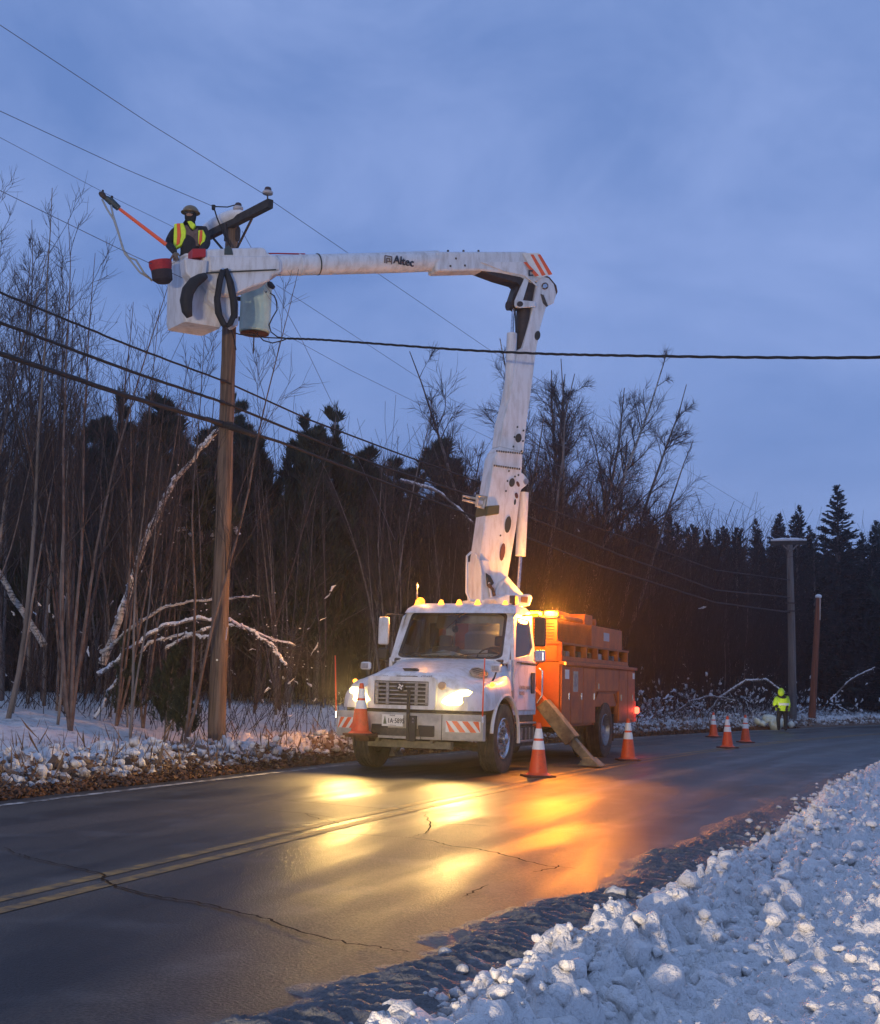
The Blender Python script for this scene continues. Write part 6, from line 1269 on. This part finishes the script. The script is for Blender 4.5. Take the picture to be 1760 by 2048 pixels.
# transformer
tc_ = Q(509, 667, PY - .12); rT = .262; hT = .80
tf = MB().lathe([(rT * .55, .0), (rT * .93, .012), (rT, .03), (rT, hT), (rT * 1.03, hT + .015), (rT * 1.03, hT + .04), (rT * .8, hT + .10), (.02, hT + .13)], tc_, 'Z', 28).build('transformer', M['tank_green'], up_, smooth='auto')
MB().lathe([(rT * .94, -.006), (rT * .90, .0)], tc_, 'Z', 24).build('tank_base', M['rust'], tf)
MB().tube([tc_ + Vector((rT * .5, -.12, hT + .08)), tc_ + Vector((rT * .95, -.14, hT + .02)), tc_ + Vector((rT * 1.2, -.15, hT - .04))], [.03, .055, .035], 8).tube([tc_ + Vector((rT * .2, -.1, hT + .1)), tc_ + Vector((rT * .2, -.1, hT + .3))], [.05, .03], 8).build('bushing', M['grime'], tf, smooth='auto')
MB().tube([tc_ + Vector((0, -.05, 0)), tc_ + Vector((0, -.05, -.36))], .012, 5).tube([tc_ + Vector((-.1, -.1, .01)), tc_ + Vector((0, -.08, -.06)), tc_ + Vector((.1, -.1, .01))], .01, 5).build('drain_rod', M['grime'], tf)
MB().box(tc_ + Vector((-rT - .03, 0, .25)), (.10, .10, .05)).box(tc_ + Vector((-rT - .03, 0, .60)), (.10, .10, .05)).build('hanger_bracket', M['grime'], tf)
for pts in (((533, 583), (520, 597), (508, 622), (507, 650), (512, 665), (527, 681), (545, 686), (565, 681), (575, 677)), ((540, 586), (549, 592), (553, 605), (554, 620), (545, 635), (538, 650), (542, 664), (555, 674), (575, 677)), ((470, 666), (480, 669), (500, 670), (530, 675), (575, 677)), ((460, 655), (466, 670), (468, 678), (472, 700))):
    P = [Q(u, v, PY - .30) for u, v in pts]; PP = []
    for i in range(len(P) - 1):
        for j in range(3): PP.append(P[i].lerp(P[i + 1], j / 3))
    PP.append(P[-1]); MB().tube(PP, .011, 5).build('drop_wire', M['wire_black'], up_, smooth=True)
for v in (763, 806, 848): MB().box(Q(448, v, PY - .15), (.32, .10, .07) if v > 830 else (.12, .10, .05)).build('line_clamp', M['rust'] if v < 830 else M['grime'], up_, bevel=.01)
MB().lathe([(.018, 0), (.018, .05)], Q(434, 1320, PY - .16), 'Y', 8).build('pole_tag', M['dull_metal'], up_)
MB().tube([Q(452, 1280, PY - .15), Q(455, 1254, PY - .15)], .012, 5).build('pole_step', M['chrome'], up_)

# ------------------------------------------------------------------ wires
def wire(label, P, r, m, cat='power line', sag=0.0, n=28, wob=0.0, group='overhead lines', name='power_line'):
    P = [Vector(p) for p in P]; out = []; g = np.random.default_rng(len(label))
    for i in range(len(P) - 1):
        for k in range(n):
            t = k / n; p = P[i].lerp(P[i + 1], t); p.z -= sag * 4 * t * (1 - t); p += Vector((g.normal(0, wob), g.normal(0, wob), g.normal(0, wob))); out.append(p)
    out.append(P[-1]); c = out[0].copy(); return tag(MB().tube([p - c for p in out], r, 6).build(name, m, None, smooth=True, loc=c), label, cat, group)
def span(uL, vL, uP, vP, YL, YP, far_=None, k=1.9):
    """a line from the pole (uP,vP) that leaves the frame at (uL,vL), carried on past the frame"""
    a = at(uP, vP, YP); b = at(uL, vL, YL); return [a, b, b + (b - a) * k]
zf = (14.35, 52.7)
FP = lambda v, du=0: at(1581 + du, v, 52.5)
# three thick cables, toward the camera and on to the far pole
for lab, vL, vP, r, pts in (('uppermost of three thick cables', 585, 763, .017, [(620, 840), (800, 908), (960, 965), (1180, 1050), (1430, 1140)]),
                             ('middle one of three thick cables', 645, 806, .023, [(640, 884), (760, 932), (1000, 1010), (1240, 1110), (1430, 1180)]),
                             ('lowest and thickest black cable bundle', 707, 850, .036, [(560, 884), (720, 946), (960, 1038), (1180, 1125), (1430, 1205)])):
    YL = 15.6; a = at(450, vP, PY - .22); b = at(0, vL, YL); mid_ = a.lerp(b, .5) - Vector((0, 0, .03)); wire(lab + ', span from the pole out past the left edge', [a, mid_, b, b + (b - a) * 1.6], r, M['wire_black'], 'cable', n=14, wob=.002, name='cable')
    P = [a]; 
    for (u, v) in pts: t = (u - 450) / (1581 - 450); P.append(at(u, v, 1 / ((1 - t) / (PY - .22) + t / 52.5)))
    e = FP({763: 1160, 806: 1195, 850: 1225}[vP]); P.append(e); wire(lab + ', span from the pole right to the far pole', P, r * (1.0 if r < .03 else .72), M['wire_black'], 'cable', n=8, name='cable')
# loops of lashing on the thickest cable
wi = empty('cable_splice', at(462, 855, PY - .3)); tag(wi, 'lumpy cable splice closure lashed at the pole', 'splice box'); o0 = wi.location
MB().tube([at(u, v, PY - .3) - o0 for u, v in ((412, 836), (435, 846), (470, 856), (510, 872))], [.03, .055, .06, .03], 8).build('closure', M['wire_black'], wi, smooth=True)
thin = .0055
a = at(534, 392, PY - 1.0); b = at(0, 50, 15.2); wire('topmost thin wire running up to the insulator at the crossarm end', [a, a.lerp(b, .5) - Vector((0, 0, .04)), b, b + (b - a) * 1.5], thin, M['wire_grey'], n=10)
a = at(427, 413, PY - .3); b = at(0, 222, 15.6); wire('second thin wire running in to the tap beside the lineman', [a, a.lerp(b, .5) - Vector((0, 0, .03)), b, b + (b - a) * 1.5], thin, M['wire_grey'], n=10)
a = at(400, 480, PY + .9); b = at(0, 275, 16.3); wire('faint thin wire passing behind the lineman to the hidden crossarm end', [a, a.lerp(b, .5) - Vector((0, 0, .03)), b, b + (b - a) * 1.5], thin * .7, M['wire_grey'], n=10)
a = at(462, 600, PY + .1); b = at(0, 381, 15.7); wire('fourth thin wire from the left that ends behind the bucket', [a, a.lerp(b, .5) - Vector((0, 0, .03)), b, b + (b - a) * 1.5], thin, M['wire_grey'], n=10)
e1, e2, e3 = FP(1082, 26), FP(1082, 2), FP(1082, -26)
wire('thin wire from the crossarm end passing behind the upper boom to the far pole', [at(541, 400, PY - 1.0), at(690, 502, 25), at(975, 697, 32), e1], thin, M['wire_grey'], n=10)
wire('thin wire leaving the transformer side and fading toward the boom', [at(553, 570, PY), at(760, 705, 26), at(905, 800, 31), e2], thin * .8, M['wire_grey'], n=10)
wire('lower thin wire from behind the transformer descending to the right', [at(545, 655, PY), at(700, 740, 25), at(900, 838, 30), at(1040, 905, 36), e3], thin * .8, M['wire_grey'], n=10)
wire('guy wire slanting down right from the pole top into the wood', [at(484, 462, PY), at(600, 672, 24), at(690, 860, 28), at(790, 1080, 32)], thin * .8, M['wire_grey'], 'guy wire', n=8)
wire('guy wire slanting down left under the bucket into the trees', [at(470, 480, PY + .2), at(366, 670, 23), at(310, 790, 25), at(230, 960, 28)], thin * .8, M['wire_grey'], 'guy wire', n=8)
# twisted service drop crossing the road to the right
a = at(575, 677, PY - .3); b = at(1760, 716, 14.2); cpts = [(575, 677, PY - .3), (640, 679, 21.0), (760, 688, 20.2), (920, 700, 19.0), (1088, 708, 17.9), (1220, 711, 16.9), (1480, 715, 15.6), (1760, 716, 14.2), (2600, 690, 11)]
C = [at(*c) for c in cpts]; sd = empty('service_drop', C[0]); tag(sd, 'twisted black service cable sagging across the road from the transformer', 'cable', 'overhead lines')
fine = []
for i in range(len(C) - 1):
    for k in range(14): fine.append(C[i].lerp(C[i + 1], k / 14))
fine = [Vector(np.mean([fine[min(max(i + j, 0), len(fine) - 1)][:] for j in range(-min(5, i, len(fine) - 1 - i), min(5, i, len(fine) - 1 - i) + 1)], axis=0)) for i in range(len(fine))]
for ph in (0, 2.1, 4.2): MB().tube([p - C[0] + Vector((0, math.cos(i * .9 + ph), math.sin(i * .9 + ph))) * .012 for i, p in enumerate(fine)], .0095, 5).build('strand', M['wire_black'], sd, smooth=True)

# ------------------------------------------------------------------ far poles
f0 = at(1585, 1447, 52.5); fp = empty('utility_pole', f0); tag(fp, 'new pale utility pole with snow topped crossarm at the road bend', 'utility pole')
Qf = lambda u, v, Y=52.5: at(u, v, Y) - f0
MB().tube([Qf(1586, 1460), Qf(1585, 1400), Qf(1583, 1250), Qf(1579, 1090)], [.17, .165, .15, .12], 14).build('pole', M['pole_grey'], fp, smooth='auto')
a, b = Qf(1542, 1086), Qf(1613, 1085); ar = MB().hull8([a + Vector((0, -.06, -.09)), b + Vector((0, -.06, -.09)), b + Vector((0, .06, -.09)), a + Vector((0, .06, -.09)), a + Vector((0, -.06, .07)), b + Vector((0, -.06, .07)), b + Vector((0, .06, .07)), a + Vector((0, .06, .07))]).build('crossarm', M['arm_wood'], fp)
MB().tube([a + Vector((0, 0, .10)), a.lerp(b, .3) + Vector((0, 0, .13)), a.lerp(b, .7) + Vector((0, 0, .13)), b + Vector((0, 0, .10))], [.05, .075, .07, .05], 8).build('snow_cap', M['snow'], ar, smooth=True)
for s_ in (-1, 1): MB().tube([Qf(1580 + s_ * 17, 1088), Qf(1580, 1104, 52.35)], .035, 5).build('arm_brace', M['pole_grey'], fp)
MB().lathe([(.03, 0), (.06, .08), (.05, .2), (.01, .22)], Qf(1576, 1080), 'Z', 8).lathe([(.03, 0), (.05, .08), (.04, .16), (.01, .18)], Qf(1606, 1081), 'Z', 8).build('insulator', M['porcelain_brown'], fp)
for v in (1206, 1222): MB().box(Qf(1581, v, 52.3), (.42, .1, .05)).build('line_clamp', M['grime'], fp)
g0 = at(1626, 1425, 50); sp = empty('utility_pole', g0); tag(sp, 'short leaning reddish stub pole with snow on its top right of the new pole', 'utility pole')
MB().tube([at(u, v, 50) - g0 for u, v in ((1624, 1436), (1627, 1380), (1632, 1290), (1637, 1195))], [.14, .13, .12, .10], 12).build('pole', M['pole_red'], sp, smooth='auto')
ell(at(1637, 1193, 50) - g0, (.13, .13, .09)).build('snow_cap', M['snow'], sp, smooth=True)
MB().tube([at(1640, 1196, 49.85) - g0, at(1640, 1240, 49.85) - g0], .02, 5).build('conduit', M['dull_metal'], sp)

# ------------------------------------------------------------------ cones
def cone(loc, s_=1.0, label='', group='traffic cones along the road', rz=0, wide=1.0, dirty=False):
    r = empty('traffic_cone', loc, rz); r.scale = (s_, s_, s_); tag(r, label, 'traffic cone', group)
    rad = lambda z: .135 - (.135 - .028) * z / .68
    MB().prism(rrect(.19, .19, .04, 3), 'z', 0, .03).build('base', M['cone_base'], r, bevel=.008)
    MB().lathe([(.17, .03), (.15, .045), (rad(.05), .06), (rad(.30), .33), (rad(.68), .70), (.024, .71), (.02, .70), (rad(.68) * .6, .6)], (0, 0, 0), 'Z', 24, caps=False).build('cone_body', M['cone_orange'], r, smooth='auto')
    for a, b in ((.36, .475), (.505, .635)): MB().lathe([(rad(a - .03) + .0005, a), (rad(a - .03) + .003, a + .002), (rad(b - .03) + .003, b - .002), (rad(b - .03) + .0005, b)], (0, 0, 0), 'Z', 24, caps=False).build('reflective_collar', M['cone_white'], r, smooth='auto')
    return r
cone(on(1076, 1554), 1.09, 'nearest traffic cone beside the truck front wheel', rz=.35)
cone(on(1256, 1521), 1.07, 'traffic cone standing beside the truck rear corner', rz=.1)
cone(on(1455, 1496), 1.03, 'largest of the three cones on the road by the far worker', rz=.6)
cone(on(1491, 1485), 1.0, 'right hand cone of the three by the far worker', rz=.2)
cone(on(1427, 1474), .98, 'left and farthest cone of the three, dull red and white, by the snow ridge', rz=.9)
cs = Wd((-.60, -1.36, .526)); cone(cs, 1.06, 'dirty traffic cone carried on the shelf of the truck bumper', 'traffic cone on the truck', rz=-TH)

# ------------------------------------------------------------------ the second worker by the far pole
w0 = on(1566, 1461, 0.02); wk = empty('person', w0); tag(wk, 'worker in bright yellow hooded jacket and dark trousers bending at the far pole', 'person')
s_ = (w0.y / FPX) * 78 / 1.62
jt = [Vector(p) * s_ for p in [(0, 0, .86), (-.02, -.04, 1.08), (-.06, -.10, 1.32), (-.10, -.14, 1.42), (-.13, -.18, 1.50), (-.26, -.12, 1.26), (-.38, -.20, 1.06), (-.30, -.32, .92), (.13, -.08, 1.28), (.18, -.16, 1.04), (.06, -.30, .93), (-.11, .02, .80), (-.20, -.02, .45), (-.16, .06, .10), (-.20, -.08, .04), (.11, .0, .80), (.12, .04, .44), (.13, .06, .09), (.10, -.08, .04)]]
figure('body', jt, [(0, 1), (1, 2), (2, 3), (3, 4), (2, 5), (5, 6), (6, 7), (2, 8), (8, 9), (9, 10), (0, 11), (11, 12), (12, 13), (13, 14), (0, 15), (15, 16), (16, 17), (17, 18)], [(.17, .13), (.17, .13), (.17, .13), .07, .07, .08, .065, .045, .08, .065, .045, .11, .08, .06, .05, .11, .08, .06, .05], M['dark_cloth'], wk)
J2 = [jt[1] * 1.0 - Vector((0, 0, .08)), jt[1], jt[2], jt[5], jt[6], jt[7] * .5 + jt[6] * .5, jt[8], jt[9], jt[10] * .5 + jt[9] * .5]
figure('jacket', J2, [(0, 1), (1, 2), (2, 3), (3, 4), (4, 5), (2, 6), (6, 7), (7, 8)], [(.25, .20), (.27, .21), (.26, .2), .125, .11, .085, .125, .11, .085], M['hivis'], wk, 1)
ell(jt[4] + Vector((0, 0, .03)), (.095, .11, .13)).build('head', M['skin'], wk, smooth=True); ell(jt[4] + Vector((.01, -.02, .05)), (.115, .13, .145)).build('hood', M['hivis'], wk, smooth=True)
MB().lathe([(.26, -.02), (.265, 0), (.265, .05), (.26, .06)], jt[1] - Vector((0, 0, .03)), 'Z', 16, caps=False).build('reflective_band', M['stripe_white'], wk, smooth='auto')
hand(wk, jt[7], (0, -.5, -1), (0, -1, 0), 1.1); hand(wk, jt[10], (0, -.5, -1), (0, -1, 0), 1.1)
# pale lumps at his feet stand in for brightly lit snow
for k, (u, v, sx_, lab) in enumerate(((1528, 1440, .42, 'left heap of pale lumps standing in for lit snow beside the far worker'), (1553, 1452, .36, 'right heap of pale lumps standing in for lit snow at the far worker feet'))):
    c = at(u, v + 5, 47); C = rng.normal(0, 1, (9, 3)) * [sx_ * .5, .15, .08] + [0, 0, .08]; V, F = lumps(C, rng.uniform(.12, .24, 9), .8)
    tag(link('lit_snow_lumps', np_mesh('lit_snow_lumps', V + np.array(c), F, mat('lit_snow_lumps', (.70, .70, .58), .5), True)), lab, 'snow lump', 'pale lumps for lit snow by the far pole')

# ------------------------------------------------------------------ light given off by the lamps of the truck
def spot(name, p, q, energy, colr, ang, blend=.6, size=.07):
    o = lamp(name, 'SPOT', p, energy, colr, spot_size=R(ang), spot_blend=blend, shadow_soft_size=size); d = (Vector(q) - Vector(p)).normalized(); o.rotation_euler = d.to_track_quat('-Z', 'Y').to_euler(); o.data.specular_factor = .6; return o
for sgn in (-1, 1):
    spot('headlamp', Wd((sgn * .84, -1.24, 1.12)), Wd((sgn * .9, -9, .10)), 500, (1, .60, .17), 120, 1.0)
for x0 in (.48, 1.0): lamp('amber_lamp', 'POINT', Wd((x0, 2.58, 2.62)), 230, (1, .34, .03), shadow_soft_size=.06)
lamp('amber_lamp', 'POINT', Wd((-.86, 1.30, 2.92)), 35, (1, .38, .04), shadow_soft_size=.05)
spot('beacon_beam', Wd((-.98, 1.35, 2.68)), Wd((-9, 1.0, 3.0)), 450, (1, .38, .05), 140, .5, .05)
spot('amber_beam', Wd((1.26, 2.52, 2.56)), Wd((1.6, -8, -1.2)), 900, (1, .25, .01), 84, .6, .12)
lamp('amber_lamp', 'POINT', Wd((1.0, 2.45, 2.42)), 60, (1, .45, .08), shadow_soft_size=.06)
lamp('red_lamp', 'POINT', Wd((1.32, 8.18, .86)), 4, (1, .08, .04), shadow_soft_size=.04)
spot('worker_fill_lamp', at(1530, 1425, 44.0), at(1562, 1415, 47.5), 34, (1, .95, .65), 80)  # added fill, hung in the air, brightens the far worker and pale lumps

# the headlamps of the vehicle waiting on the road behind the photographer, whose warm low light reaches the pole, cones, bumper and snow
for xx in (-6.3, -4.9): spot('waiting_car_headlamp', (xx, -7.0, .80), (xx * .2 + 1.6, 22, .7), 5200, (1, .77, .52), 100, .7, .08)

# ------------------------------------------------------------------ mist added for the glow round the lamps
mb = MB().span((-430, -430, -2.2), (430, 430, 28))
m = bpy.data.materials.new('glow_haze'); m.use_nodes = True; t = m.node_tree; t.nodes.clear(); o_ = t.nodes.new('ShaderNodeOutputMaterial'); v_ = t.nodes.new('ShaderNodeVolumePrincipled')
v_.inputs['Color'].default_value = (.85, .9, 1, 1); v_.inputs['Density'].default_value = .0010; v_.inputs['Anisotropy'].default_value = .8; t.links.new(v_.outputs[0], o_.inputs['Volume'])
tag(mb.build('glow_haze', m), 'thin mist added to give the lamps their glow', kind='stuff')
